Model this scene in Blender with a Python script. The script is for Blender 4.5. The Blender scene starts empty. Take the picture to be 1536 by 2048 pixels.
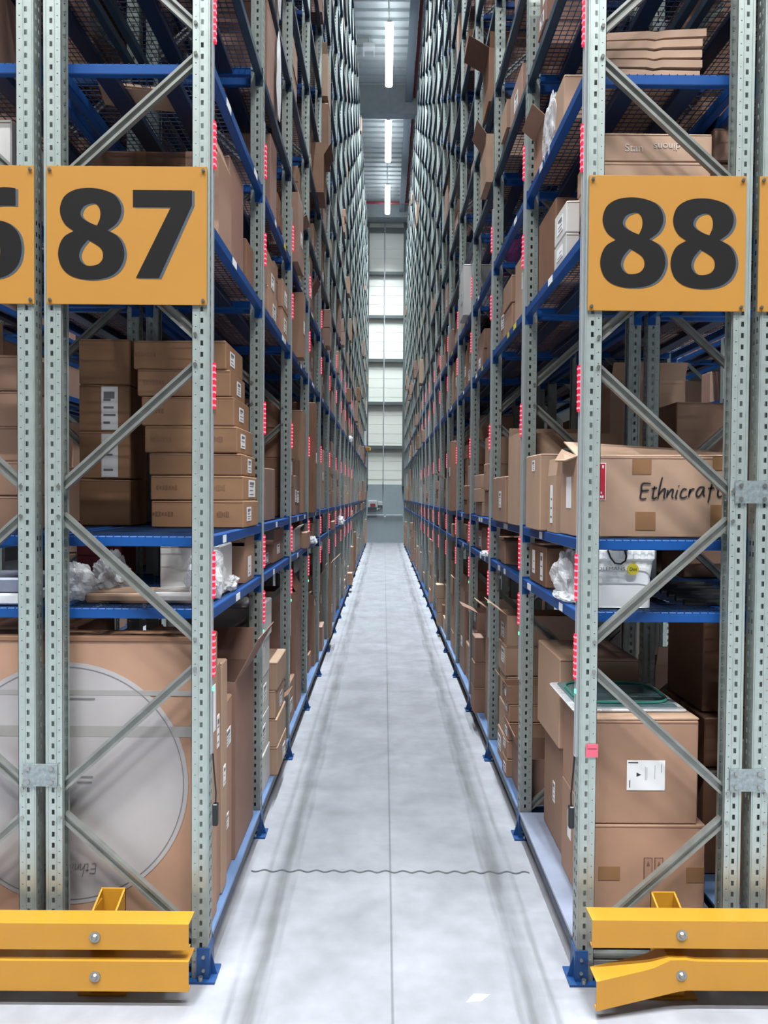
import bpy, math, random
from mathutils import Matrix, Vector
PI = math.pi
SC = bpy.context.scene
COL = SC.collection
rnd = random.Random(11)

# ------------------------------------------------------------------ camera
EYE = Vector((0.0, 0.0, 2.195))
F = 1480.0
PITCH, ROLL = math.radians(1.32), math.radians(0.42)
CM = Matrix.Rotation(PI/2 - PITCH, 3, 'X') @ Matrix.Rotation(ROLL, 3, 'Z')
cd = bpy.data.cameras.new('camera'); cam = bpy.data.objects.new('camera', cd); COL.objects.link(cam)
cam.matrix_world = Matrix.Translation(EYE) @ CM.to_4x4()
cd.sensor_fit = 'VERTICAL'; cd.sensor_height = 36.0; cd.sensor_width = 27.0
cd.lens = F/2048*36.0; cd.clip_end = 200; cd.clip_start = 0.05
SC.camera = cam

def W(px, py, Y):
    """where the line of sight through a pixel meets the plane y = Y"""
    d = CM @ Vector(((px-768)/F, -(py-1024)/F, -1.0))
    t = Y/d.y
    return EYE.x + d.x*t, EYE.z + d.z*t

# ------------------------------------------------------------------ world, exposure, lamps
wd = bpy.data.worlds.new('world'); SC.world = wd; wd.use_nodes = True
wd.node_tree.nodes['Background'].inputs[0].default_value = (0.78, 0.86, 1.0, 1)
wd.node_tree.nodes['Background'].inputs[1].default_value = 0.02
SC.view_settings.view_transform = 'Standard'; SC.view_settings.look = 'None'
SC.view_settings.gamma = 1.0; SC.view_settings.use_curve_mapping = False
SC.view_settings.exposure = 0.71

LAMP_Z = 14.5
AISLE_POWER = 200.0
CROSS_POWER = 390.0
AISLE_X = 0.052
LAMP_COL = (0.86, 0.95, 1.0)
LAMP_Y = [4.4 + 5.05*k for k in range(6)]          # along the aisle
CROSS = [(-3.0, -0.9), (3.2, -0.9), (-7.6, -0.9), (7.8, -0.9), (-3.4, -4.2), (3.6, -4.2)]

# ------------------------------------------------------------------ materials
def mat(name, col, rough=0.6, metal=0.0, emit=None, estr=0.0, var=0.0, nscale=6.0, bump=0.0, bscale=40.0,
        alpha=1.0, rndv=0.0, spec=0.5, trans=0.0, stretch=(1, 1, 1)):
    col = tuple(c*0.63 for c in col); estr *= 0.63
    m = bpy.data.materials.new(name); m.use_nodes = True
    nt = m.node_tree; b = nt.nodes['Principled BSDF']
    b.inputs['Base Color'].default_value = (*col, 1); b.inputs['Roughness'].default_value = rough
    b.inputs['Metallic'].default_value = metal; b.inputs['Alpha'].default_value = alpha
    b.inputs['Specular IOR Level'].default_value = spec
    b.inputs['Transmission Weight'].default_value = trans
    if emit: b.inputs['Emission Color'].default_value = (*emit, 1); b.inputs['Emission Strength'].default_value = estr
    if var or rndv:
        tc = nt.nodes.new('ShaderNodeTexCoord'); mp = nt.nodes.new('ShaderNodeMapping'); mp.inputs['Scale'].default_value = stretch
        nt.links.new(tc.outputs['Object'], mp.inputs[0])
        n = nt.nodes.new('ShaderNodeTexNoise'); n.inputs['Scale'].default_value = nscale; n.inputs['Detail'].default_value = 5
        nt.links.new(mp.outputs[0], n.inputs['Vector'])
        mr = nt.nodes.new('ShaderNodeMapRange'); mr.inputs[1].default_value = 0.3; mr.inputs[2].default_value = 0.7
        mr.inputs[3].default_value = 1-var; mr.inputs[4].default_value = 1+var
        nt.links.new(n.outputs['Fac'], mr.inputs[0])
        oi = nt.nodes.new('ShaderNodeObjectInfo')
        m2 = nt.nodes.new('ShaderNodeMapRange'); m2.inputs[3].default_value = 1-rndv; m2.inputs[4].default_value = 1+rndv
        nt.links.new(oi.outputs['Random'], m2.inputs[0])
        mu = nt.nodes.new('ShaderNodeMath'); mu.operation = 'MULTIPLY'
        nt.links.new(mr.outputs[0], mu.inputs[0]); nt.links.new(m2.outputs[0], mu.inputs[1])
        vm = nt.nodes.new('ShaderNodeVectorMath'); vm.operation = 'SCALE'; vm.inputs[0].default_value = col
        nt.links.new(mu.outputs[0], vm.inputs['Scale']); nt.links.new(vm.outputs[0], b.inputs['Base Color'])
    if bump:
        tc = nt.nodes.new('ShaderNodeTexCoord')
        n = nt.nodes.new('ShaderNodeTexNoise'); n.inputs['Scale'].default_value = bscale; n.inputs['Detail'].default_value = 4
        nt.links.new(tc.outputs['Object'], n.inputs['Vector'])
        bp = nt.nodes.new('ShaderNodeBump'); bp.inputs['Strength'].default_value = bump; bp.inputs['Distance'].default_value = 0.01
        nt.links.new(n.outputs['Fac'], bp.inputs['Height']); nt.links.new(bp.outputs[0], b.inputs['Normal'])
    return m

M = {}
M['galv'] = mat('galvanised_steel', (0.63, 0.72, 0.68), 0.42, 0.6, var=0.08, nscale=14)
M['galv_dark'] = mat('galvanised_plate', (0.42, 0.49, 0.50), 0.4, 0.5, var=0.22, nscale=60)
M['blue'] = mat('blue_paint', (0.008, 0.088, 0.34), 0.4, var=0.08, spec=.3)
M['blue_deck'] = mat('blue_deck', (0.02, 0.055, 0.15), 0.4)
M['blue_panel'] = mat('pale_blue_panel', (0.20, 0.33, 0.60), 0.35, 0.1, var=0.15, nscale=3)
M['grey_panel'] = mat('scuffed_grey_panel', (0.36, 0.40, 0.52), 0.35, 0.15, var=0.2, nscale=4)
M['boot'] = mat('dark_blue_boot', (0.01, 0.075, 0.26), 0.45, var=0.15, nscale=20)
M['kraft'] = mat('kraft_board', (0.475, 0.275, 0.18), 0.75, var=0.07, nscale=5, rndv=0.16, bump=0.05, bscale=9)
M['kraft_light'] = mat('light_kraft_board', (0.58, 0.375, 0.255), 0.75, var=0.06, nscale=5, rndv=0.10)
M['kraft_dark'] = mat('dark_kraft_board', (0.30, 0.15, 0.085), 0.7, var=0.10, nscale=5, rndv=0.2)
M['kraft_pink'] = mat('pinkish_kraft_board', (0.40, 0.23, 0.17), 0.75, var=0.08, nscale=5, rndv=0.18)
M['kraft_warm'] = mat('warm_kraft_board', (0.44, 0.235, 0.12), 0.75, var=0.09, nscale=6, rndv=0.12, bump=0.05, bscale=9)
M['blue_glare'] = mat('glare_dulled_blue', (0.025, 0.060, 0.105), 0.35)  # beam blue greyed for the high shelves; glare put into the colour
M['blue_shade'] = mat('shaded_blue_paint', (0.008, 0.028, 0.085), 0.45)  # beam blue darkened; shade on joists and bottom beams put into the colour
M['kraft_edge'] = mat('cut_board_edge', (0.62, 0.45, 0.30), 0.8)
M['tape'] = mat('brown_tape', (0.36, 0.19, 0.09), 0.3, var=0.05)
M['cleartape'] = mat('clear_tape', (0.55, 0.46, 0.40), 0.22)
M['white'] = mat('white_paper', (1.15, 1.17, 1.18), 0.6)
M['whitebox'] = mat('white_board', (0.80, 0.78, 0.75), 0.6, var=0.06, nscale=5, rndv=0.1)
M['ink'] = mat('black_ink', (0.02, 0.02, 0.025), 0.5)
M['faintink'] = mat('grey_ink', (0.22, 0.22, 0.24), 0.6)
M['stamp'] = mat('brown_stamp', (0.20, 0.09, 0.07), 0.7)
M['paleprint'] = mat('pale_print', (0.72, 0.66, 0.60), 0.6)
M['yellow'] = mat('yellow_paint', (0.70, 0.325, 0.028), 0.36, var=0.05, nscale=5)
M['signyellow'] = mat('sign_yellow', (0.58, 0.275, 0.048), 0.65, spec=.2, var=0.02)
M['digit'] = mat('sign_black', (0.014, 0.012, 0.012), 0.7, spec=.15)
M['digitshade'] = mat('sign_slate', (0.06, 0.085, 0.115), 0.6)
M['bolt'] = mat('zinc_bolt', (0.5, 0.5, 0.47), 0.3, 0.8)
M['black'] = mat('black_plastic', (0.015, 0.015, 0.017), 0.4)
M['plastic'] = mat('clear_plastic_film', (1.2, 1.22, 1.25), 0.12, alpha=0.55, bump=0.6, bscale=30)
M['whiteplastic'] = mat('white_plastic', (1.24, 1.26, 1.26), 0.35)
M['red'] = mat('red_label', (0.70, 0.02, 0.05), 0.45)
M['darkred'] = mat('dark_red_fabric', (0.18, 0.012, 0.02), 0.7)
M['magenta'] = mat('magenta_wrap', (0.45, 0.02, 0.22), 0.4)
M['pink'] = mat('pink_tape', (0.95, 0.16, 0.24), 0.5)
M['greenish'] = mat('green_tinted_glass', (0.18, 0.30, 0.32), 0.08, alpha=0.85)
M['greenrim'] = mat('green_glass_edge', (0.08, 0.35, 0.27), 0.15)
M['dotyellow'] = mat('yellow_dot', (0.95, 0.80, 0.04), 0.5)
M['disc'] = mat('pale_printed_disc', (0.52, 0.485, 0.485), 0.42, var=0.10, nscale=2.2)
M['discband'] = mat('disc_tape_band', (0.40, 0.38, 0.36), 0.3)
M['led'] = mat('red_led', (0.5, 0.01, 0.03), 0.4, emit=(1.0, 0.20, 0.28), estr=1.9)
M['ledbase'] = mat('red_led_diffuser', (0.5, 0.01, 0.03), 0.4, emit=(1.0, 0.012, 0.06), estr=0.85)
M['greenled'] = mat('green_led', (0.0, 0.3, 0.1), 0.4, emit=(0.1, 1.0, 0.35), estr=2.5)
M['housing'] = mat('aluminium_profile', (0.62, 0.66, 0.68), 0.35, 0.3)
M['tube'] = mat('lamp_diffuser', (0.9, 0.9, 0.9), 0.4, emit=(0.90, 0.97, 1.0), estr=24.0)
M['lampbody'] = mat('lamp_body', (0.7, 0.72, 0.75), 0.4)
M['deck'] = mat('roof_deck', (0.92, 1.0, 1.02), 0.5, 0.0, var=0.04)
M['concrete'] = mat('concrete_beam', (0.62, 0.70, 0.70), 0.8, var=0.06)
M['redpipe'] = mat('red_pipe', (0.42, 0.05, 0.07), 0.45)
M['duct'] = mat('grey_duct', (0.30, 0.36, 0.42), 0.5)
M['clad'] = mat('cream_cladding', (1.24, 1.26, 1.14), 0.5)
M['rail'] = mat('dark_rail', (0.16, 0.19, 0.19), 0.5)
M['greywall'] = mat('grey_plinth', (0.46, 0.54, 0.57), 0.7, var=0.04)
M['hallwall'] = mat('hall_wall', (0.20, 0.21, 0.22), 0.8)
M['joint'] = mat('dark_joint', (0.07, 0.07, 0.075), 0.6)
M['orange'] = mat('orange_plastic', (0.55, 0.20, 0.03), 0.5)

# uprights get scuffed and brown towards the floor (dirt with its own height)
def dirt_upright():
    m = M['galv']; nt = m.node_tree; b = nt.nodes['Principled BSDF']
    src = b.inputs['Base Color'].links[0].from_socket
    tc = nt.nodes.new('ShaderNodeTexCoord'); sx = nt.nodes.new('ShaderNodeSeparateXYZ'); nt.links.new(tc.outputs['Object'], sx.inputs[0])
    n = nt.nodes.new('ShaderNodeTexNoise'); n.inputs['Scale'].default_value = 9; nt.links.new(tc.outputs['Object'], n.inputs['Vector'])
    ad = nt.nodes.new('ShaderNodeMath'); ad.operation = 'MULTIPLY_ADD'; ad.inputs[1].default_value = 0.5
    nt.links.new(n.outputs['Fac'], ad.inputs[0]); nt.links.new(sx.outputs['Z'], ad.inputs[2])
    mr = nt.nodes.new('ShaderNodeMapRange'); mr.inputs[1].default_value = 0.02; mr.inputs[2].default_value = 0.95
    mr.inputs[3].default_value = 0.75; mr.inputs[4].default_value = 0.0
    nt.links.new(ad.outputs[0], mr.inputs[0])
    mx = nt.nodes.new('ShaderNodeMix'); mx.data_type = 'RGBA'
    nt.links.new(mr.outputs[0], mx.inputs['Factor']); nt.links.new(src, mx.inputs[6]); mx.inputs[7].default_value = (0.125, 0.098, 0.082, 1)
    nt.links.new(mx.outputs[2], b.inputs['Base Color'])
dirt_upright()

def floor_mat():
    m = bpy.data.materials.new('worn_concrete_floor'); m.use_nodes = True; nt = m.node_tree; b = nt.nodes['Principled BSDF']
    b.inputs['Roughness'].default_value = 0.5
    L = nt.links.new
    tc = nt.nodes.new('ShaderNodeTexCoord'); sx = nt.nodes.new('ShaderNodeSeparateXYZ'); L(tc.outputs['Object'], sx.inputs[0])
    def math_(op, a, b_=None, c=None):
        n = nt.nodes.new('ShaderNodeMath'); n.operation = op
        for i, v in enumerate((a, b_, c)):
            if v is None: continue
            if isinstance(v, (int, float)): n.inputs[i].default_value = v
            else: L(v, n.inputs[i])
        return n.outputs[0]
    def noise(scale, st=(1, 1, 1), det=6):
        mp = nt.nodes.new('ShaderNodeMapping'); mp.inputs['Scale'].default_value = st; L(tc.outputs['Object'], mp.inputs[0])
        n = nt.nodes.new('ShaderNodeTexNoise'); n.inputs['Scale'].default_value = scale; n.inputs['Detail'].default_value = det
        L(mp.outputs[0], n.inputs['Vector']); return n.outputs['Fac']
    def rng(v, a, b_, c, d):
        n = nt.nodes.new('ShaderNodeMapRange'); L(v, n.inputs[0])
        for i, q in enumerate((a, b_, c, d)): n.inputs[i+1].default_value = q
        return n.outputs[0]
    x = math_('SUBTRACT', sx.outputs['X'], AISLE_X); y = sx.outputs['Y']
    ax = math_('ABSOLUTE', x)
    val = rng(noise(2.3), 0.3, 0.7, 0.80, 1.10)
    val = math_('MULTIPLY', val, rng(noise(11), 0.3, 0.7, 0.92, 1.06))
    # wheel tracks worn dark
    n2 = noise(5, (3, 0.25, 1), 8)
    wob = math_('MULTIPLY_ADD', n2, 0.06, -0.03)
    for c, wdt, dep in ((0.61, 0.055, 0.50), (0.70, 0.020, 0.34), (0.545, 0.014, 0.26)):
        d = math_('ABSOLUTE', math_('ADD', math_('SUBTRACT', ax, c), wob))
        k = rng(d, wdt*0.3, wdt*1.3, 1.0, 0.0)
        k = math_('MULTIPLY', k, rng(n2, 0.35, 0.65, 0.35, 1.0))
        val = math_('MULTIPLY', val, math_('SUBTRACT', 1.0, math_('MULTIPLY', k, dep)))
    # greyer travelled middle of the lane
    val = math_('MULTIPLY', val, rng(ax, 0.45, 0.80, 0.82, 1.12))
    # saw cut along the middle
    k = rng(math_('ABSOLUTE', x), 0.003, 0.008, 0.42, 0.0)
    val = math_('MULTIPLY', val, math_('SUBTRACT', 1.0, k))
    vm = nt.nodes.new('ShaderNodeVectorMath'); vm.operation = 'SCALE'; vm.inputs[0].default_value = (0.238, 0.240, 0.261)
    L(val, vm.inputs['Scale']); L(vm.outputs[0], b.inputs['Base Color'])
    L(rng(noise(7), 0.3, 0.7, 0.38, 0.6), b.inputs['Roughness'])
    return m
M['floor'] = floor_mat()

# ------------------------------------------------------------------ mesh helpers
class MB:
    def __init__(s): s.v = []; s.f = []; s.m = []
    def add(s, vs, fs, mi=0):
        o = len(s.v); s.v += [tuple(q) for q in vs]; s.f += [tuple(i+o for i in f) for f in fs]; s.m += [mi]*len(fs)
    def box(s, x0, y0, z0, x1, y1, z1, mi=0, mx=None):
        vs = [Vector(p) for p in ((x0, y0, z0), (x1, y0, z0), (x1, y1, z0), (x0, y1, z0), (x0, y0, z1), (x1, y0, z1), (x1, y1, z1), (x0, y1, z1))]
        if mx is not None: vs = [mx @ q for q in vs]
        s.add(vs, [(0, 3, 2, 1), (4, 5, 6, 7), (0, 1, 5, 4), (1, 2, 6, 5), (2, 3, 7, 6), (3, 0, 4, 7)], mi)
    def cbox(s, x0, y0, z0, x1, y1, z1, c=0.004, mi=0, jit=None, mx=None):
        """box with chamfered edges"""
        xs, ys, zs = (x0, x1), (y0, y1), (z0, z1); idx = {}; vs = []
        for i in (0, 1):
            for j in (0, 1):
                for k in (0, 1):
                    p = Vector((xs[i], ys[j], zs[k])); q = Vector((1-2*i, 1-2*j, 1-2*k))*c
                    if jit: p = p + Vector(jit(i, j, k))
                    for a in range(3):
                        d = q.copy(); d[a] = 0
                        idx[(i, j, k, a)] = len(vs); vs.append(p+d)
        g = lambda i, j, k, a: idx[(i, j, k, a)]
        fs = []
        for i in (0, 1): t = [g(i, 0, 0, 0), g(i, 1, 0, 0), g(i, 1, 1, 0), g(i, 0, 1, 0)]; fs.append(t if i else t[::-1])
        for j in (0, 1): t = [g(0, j, 0, 1), g(1, j, 0, 1), g(1, j, 1, 1), g(0, j, 1, 1)]; fs.append(t[::-1] if j else t)
        for k in (0, 1): t = [g(0, 0, k, 2), g(1, 0, k, 2), g(1, 1, k, 2), g(0, 1, k, 2)]; fs.append(t if k else t[::-1])
        for i in (0, 1):
            for j in (0, 1):
                t = [g(i, j, 0, 0), g(i, j, 1, 0), g(i, j, 1, 1), g(i, j, 0, 1)]; fs.append(t if (i != j) else t[::-1])
        for i in (0, 1):
            for k in (0, 1):
                t = [g(i, 0, k, 0), g(i, 1, k, 0), g(i, 1, k, 2), g(i, 0, k, 2)]; fs.append(t[::-1] if (i != k) else t)
        for j in (0, 1):
            for k in (0, 1):
                t = [g(0, j, k, 1), g(1, j, k, 1), g(1, j, k, 2), g(0, j, k, 2)]; fs.append(t if (j != k) else t[::-1])
        for i in (0, 1):
            for j in (0, 1):
                for k in (0, 1):
                    t = [g(i, j, k, 0), g(i, j, k, 1), g(i, j, k, 2)]; fs.append(t if (i+j+k) % 2 else t[::-1])
        if mx is not None: vs = [mx @ q for q in vs]
        s.add(vs, fs, mi)
    def cyl(s, p0, p1, r, n=12, mi=0, r1=None, cap=True):
        p0, p1 = Vector(p0), Vector(p1); r1 = r if r1 is None else r1
        d = (p1-p0).normalized(); a = d.orthogonal().normalized(); b = d.cross(a)
        vs = []
        for p, q in ((p0, r), (p1, r1)):
            vs += [p + (a*math.cos(2*PI*i/n) + b*math.sin(2*PI*i/n))*q for i in range(n)]
        fs = [(i, (i+1) % n, n+(i+1) % n, n+i) for i in range(n)]
        if cap: fs += [tuple(range(n))[::-1], tuple(range(n, 2*n))]
        s.add(vs, fs, mi)
    def prism(s, pts, y0, y1, mi=0, tr=None):
        """outline in (x,z) pushed from y0 to y1"""
        n = len(pts); vs = [Vector((p[0], y0, p[1])) for p in pts]+[Vector((p[0], y1, p[1])) for p in pts]
        if tr is not None: vs = [tr @ q for q in vs]
        s.add(vs, [tuple(range(n)), tuple(range(2*n-1, n-1, -1))]+[(i, n+i, n+(i+1) % n, (i+1) % n) for i in range(n)], mi)
    def tube(s, pts, r, n=8, mi=0):
        pts = [Vector(p) for p in pts]; m = len(pts); vs = []; up = None
        for i, p in enumerate(pts):
            d = (pts[min(i+1, m-1)]-pts[max(i-1, 0)]).normalized()
            a = (d.orthogonal() if up is None else up - d*up.dot(d)).normalized(); up = a; b = d.cross(a)
            vs += [p+(a*math.cos(2*PI*k/n)+b*math.sin(2*PI*k/n))*r for k in range(n)]
        fs = [(i*n+k, i*n+(k+1) % n, (i+1)*n+(k+1) % n, (i+1)*n+k) for i in range(m-1) for k in range(n)]
        fs += [tuple(range(n))[::-1], tuple((m-1)*n+k for k in range(n))]
        s.add(vs, fs, mi)
    def mesh(s, name, mats, smooth=False):
        me = bpy.data.meshes.new(name); me.from_pydata(s.v, [], s.f)
        for q in (mats if isinstance(mats, (list, tuple)) else [mats]): me.materials.append(q)
        me.polygons.foreach_set('material_index', s.m)
        if smooth: me.polygons.foreach_set('use_smooth', [True]*len(s.f))
        me.update(); return me
    def obj(s, name, mats, parent=None, loc=None, smooth=False):
        return place(name, s.mesh(name, mats, smooth), parent, loc)

def place(name, me, parent=None, loc=None):
    o = bpy.data.objects.new(name, me); COL.objects.link(o)
    if parent is not None: o.parent = parent
    if loc is not None: o.location = loc
    return o
def tag(o, label, cat, group=None, kind=None):
    o['label'] = label; o['category'] = cat
    if group: o['group'] = group
    if kind: o['kind'] = kind
    return o
def thing(name, label, cat, loc=(0, 0, 0), rot=0, group=None):
    o = bpy.data.objects.new(name, None); COL.objects.link(o); o.location = loc; o.rotation_euler = (0, 0, rot)
    o.empty_display_size = 0.05
    return tag(o, label, cat, group)
def struct(name, mb, m):
    o = mb.obj(name, m); o['kind'] = 'structure'; return o
def text_mesh(txt, size, m, name, parent, loc, rot=(PI/2, 0, 0), depth=0.0004, align='LEFT', bold=0.0, sx=1.0):
    cu = bpy.data.curves.new('t', 'FONT'); cu.body = txt; cu.size = size; cu.extrude = depth; cu.align_x = align; cu.offset = bold
    t = bpy.data.objects.new('t', cu); COL.objects.link(t)
    bpy.context.view_layer.update()
    me = bpy.data.meshes.new_from_object(t.evaluated_get(bpy.context.evaluated_depsgraph_get()))
    bpy.data.objects.remove(t); bpy.data.curves.remove(cu)
    me.materials.clear(); me.materials.append(m)
    o = place(name, me, parent, loc); o.rotation_euler = rot; o.scale = (sx, 1, 1); return o
ORD = ['first', 'second', 'third', 'fourth', 'fifth', 'sixth', 'seventh', 'eighth', 'ninth', 'tenth', 'eleventh', 'twelfth',
       'thirteenth', 'fourteenth', 'fifteenth', 'sixteenth', 'seventeenth', 'eighteenth', 'nineteenth', 'twentieth', 'twenty-first', 'twenty-second', 'twenty-third']

# ------------------------------------------------------------------ layout numbers
Y0, PITCH_Y, NB = 3.289, 1.4, 21
TOP = 13.8
FD = 0.73            # frame depth
XL, XR = -0.778, 0.882
GAP = 0.044
AW = XR - XL
# row: (aisle-side face x, direction away from that aisle, words)
ROWS = {
    'L1': (XL, -1, 'left rack'), 'R1': (XR, 1, 'right rack'),
    'L2': (XL-2*FD-GAP, 1, 'rack backing the left one'), 'R2': (XR+2*FD+GAP, -1, 'rack backing the right one'),
    'L3': (XL-2*FD-GAP-AW, -1, 'rack across the next aisle left'), 'R3': (XR+2*FD+GAP+AW, 1, 'rack across the next aisle right')}
LEVELS = [0.17, 1.672, 2.002, 3.375] + [4.095+0.72*k for k in range(14)]
LIFT = {'L': .030, 'R': 0.0}            # the upper decks of the left rack sit a little higher
def LZ(row, k): return LEVELS[k]+(LIFT[row[0]] if k > 2 else 0)

# ------------------------------------------------------------------ room shell
mb = MB(); mb.box(-12, -14, -0.2, 12, 34.3, 0.0); struct('floor', mb, M['floor'])
mb = MB()                                            # ribbed roof deck
pts = []
yy = -14.0
while yy < 34.3:
    mb.box(-12, yy, 15.32, 12, yy+0.24, 15.40); mb.box(-12, yy+0.24, 15.40, 12, yy+0.40, 15.44)
    mb.box(-12, yy+0.235, 15.32, 12, yy+0.245, 15.42); yy += 0.40
mb.box(-12, -14, 15.44, 12, 34.3, 15.6); struct('ceiling', mb, M['deck'])
mb = MB(); WY = 34.0
mb.box(-12, WY, 0, 12, WY+0.3, 2.68, 1); mb.box(-12, WY+0.02, 2.68, 12, WY+0.3, 15.32, 0)
for k in range(30): mb.box(-3, WY+0.012, 2.9+0.42*k, 3, WY+0.02, 2.9+0.42*k+0.405, 0)
struct('wall_back', mb, [M['clad'], M['greywall']])
mb = MB(); mb.box(-12.3, -14, 0, -12, 34.3, 15.4); struct('wall_left', mb, M['hallwall'])
mb = MB(); mb.box(12, -14, 0, 12.3, 34.3, 15.4); struct('wall_right', mb, M['hallwall'])
for n_, z in enumerate((4.43, 6.43, 8.38, 10.36, 12.33, 14.3)):
    mb = MB(); h = 0.09 if z < 14 else 0.14
    mb.box(-3, WY-0.12, z-h, 3, WY+0.012, z+h*0.2, 0); mb.box(-3, WY-0.12, z-h-0.03, 3, WY-0.09, z-h, 0)
    struct('trim_%d' % (n_+1), mb, M['rail'])
mb = MB()
for px in (-0.80, 0.86): mb.box(px-0.05, WY-0.2, 2.6, px+0.05, WY, 15.2)
struct('trim_7', mb, M['rail'])
mb = MB(); mb.box(-12, 24.0, 14.42, 12, 24.35, 15.32); struct('trim_8', mb, M['concrete'])   # roof beam
mb = MB(); mb.box(-12, 33.2, 14.55, 12, 33.9, 15.32); struct('trim_9', mb, M['concrete'])
mb = MB(); mb.box(0.58, 5, 14.78, 0.80, 33.2, 15.02); struct('trim_10', mb, M['duct'])
# wavy steel joint across the lane
mb = MB(); n = 250; yj = 4.262
for i in range(n):
    a, b = [XL+0.02+(AW-0.04)*(i+q)/n for q in (0, 1)]
    ya, yb = [yj+0.011*math.sin(2*PI*q/0.101) for q in (a, b)]
    mb.add([(a, ya-.008, 0.0015), (b, yb-.008, 0.0015), (b, yb+.008, 0.0015), (a, ya+.008, 0.0015), (a, ya-.005, -.01), (b, yb-.005, -.01), (b, yb+.005, -.01), (a, ya+.005, -.01)],
           [(0, 1, 2, 3), (0, 4, 5, 1), (3, 2, 6, 7)])
struct('trim_11', mb, M['joint'])

# ------------------------------------------------------------------ roof lamps
def make_lamp():
    t = thing('ceiling_light', 'long white ceiling lamp', 'ceiling light', (0, 0, LAMP_Z), 0, 'lamps over the lane')
    mb = MB(); mb.box(-0.055, -1.5, 0.0, 0.055, 1.5, 0.06)
    for y in (-1.2, 1.2): mb.cyl((0, y, 0.06), (0, y, 0.80), 0.006, 6)
    mb.obj('lamp_housing', M['lampbody'], t)
    mb = MB(); n = 10
    prof = [(0.105*math.cos(PI+PI*i/n), 0.05*math.sin(PI+PI*i/n)) for i in range(n+1)]  # wider than the real tube, its bloom built into the shape
    mb.prism(prof, -1.5, 1.5); mb.obj('lamp_diffuser', M['tube'], t, smooth=False)
    return t
def clone(root, name=None):
    r = root.copy(); COL.objects.link(r)
    for ch in list(root.children):
        c = ch.copy(); COL.objects.link(c); c.parent = r
        for g in ch.children:
            d = g.copy(); COL.objects.link(d); d.parent = c
    return r
lamp0 = make_lamp()
def lamp(x, y, rz, label, power, first, group):
    t = lamp0 if first else clone(lamp0)
    t.location = (x, y, LAMP_Z); t.rotation_euler = (0, 0, rz); t['label'] = label; t['group'] = group
    ld = bpy.data.lights.new('lamp_light', 'AREA'); ld.shape = 'RECTANGLE'; ld.size = 0.16; ld.size_y = 3.0; ld.energy = power; ld.color = (1.0, 0.975, 0.955) if rz else LAMP_COL; ld.spread = math.radians(160 if rz else 82)
    lo = bpy.data.objects.new('lamp_light', ld); COL.objects.link(lo); lo.parent = t; lo.location = (0, 0, -0.06)
dist = {3: 'nearest of the three lamps in view', 4: 'middle one of the three lamps in view', 5: 'farthest of the three lamps, by the end wall'}
for k, y in enumerate(LAMP_Y):
    lamp(AISLE_X, y+1.5, 0, 'bright white tube lamp above the lane, %s' % dist.get(k, '%s from the camera, above the picture' % ORD[k]), AISLE_POWER, k == 0, 'lamps over the lane')
for sd, xq in (('left', AISLE_X-AW-2*FD-GAP), ('right', AISLE_X+AW+2*FD+GAP)):
    for q, y in enumerate(LAMP_Y[:2]):
        lamp(xq, y+1.5, 0, 'white tube lamp over the next aisle to the %s, %s one' % (sd, ['nearer', 'farther'][q]), AISLE_POWER*1.3, False, 'lamps over the next aisles')
for k, (x, y) in enumerate(CROSS):
    lamp(x, y, PI/2, 'white tube lamp over the cross aisle, %s of six' % ORD[k], CROSS_POWER, False, 'lamps over the cross aisle')
mb = MB(); mb.cyl((AISLE_X-.03, 4, LAMP_Z+0.10), (AISLE_X-.03, 33.9, LAMP_Z+0.10), 0.012, 6)
tag(mb.obj('lamp_cable', M['lampbody']), 'thin pale cable conduit running from lamp to lamp above the lane', 'cable')
mb = MB(); mb.cyl((AISLE_X-0.10, WY-0.16, 2.75), (AISLE_X-0.10, WY-0.16, 14.6), 0.022, 8)
for z in (4.4, 6.4, 8.4, 10.3, 12.3, 14.3): mb.box(AISLE_X-0.13, WY-0.14, z-.03, AISLE_X-.07, WY-.1, z+.03)
tag(mb.obj('conduit', M['lampbody']), 'thin vertical pale conduit down the middle of the cream end wall', 'pipe')
mb = MB()
def tubeline(pts, r, m, name, label, cat):
    mb = MB(); mb.tube(pts, r, 8); return tag(mb.obj(name, m), label, cat)
tubeline([(0.88, 6, 14.95), (0.88, 32.2, 14.95)], 0.045, M['redpipe'], 'sprinkler_pipe', 'red sprinkler pipe running lengthwise under the roof, right side', 'pipe')
tubeline([(-3, 32.3, 14.83), (3, 32.3, 14.83)], 0.06, M['redpipe'], 'sprinkler_pipe', 'red sprinkler pipe crossing the lane near the end wall', 'pipe')
tubeline([(-0.78, WY-0.05, 1.27), (-0.02, WY-0.05, 1.27), (0.02, WY-.05, 1.20), (0.06, WY-.05, 1.20), (0.10, WY-0.05, 1.27), (0.85, WY-0.05, 1.27)], 0.022, M['lampbody'], 'conduit', 'horizontal grey conduit low across the end wall', 'pipe')
t = thing('ceiling_sensor', 'small white two-legged fitting under the roof left of the nearest lamp', 'sensor', (-0.53, 21.6, 14.95))
mb = MB(); mb.box(-0.17, -.1, 0.08, 0.17, .1, 0.2); mb.cyl((0, 0, .2), (0, 0, .42), .015, 6); mb.obj('sensor_body', M['whiteplastic'], t)
for sx in (-1, 1):
    mb = MB(); mb.box(sx*.15-.02, -.03, -.14, sx*.15+.02, .03, .08); mb.obj('leg', M['whiteplastic'], t)
x, z = W(745, 1008, WY)
t = thing('fuse_box', 'grey electrical box with a red front on the end wall', 'electrical box', (x, WY, z-.15))
mb = MB(); mb.cbox(-.20, -.14, 0, .20, 0, .30, .01); mb.obj('box_body', M['lampbody'], t)
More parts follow.
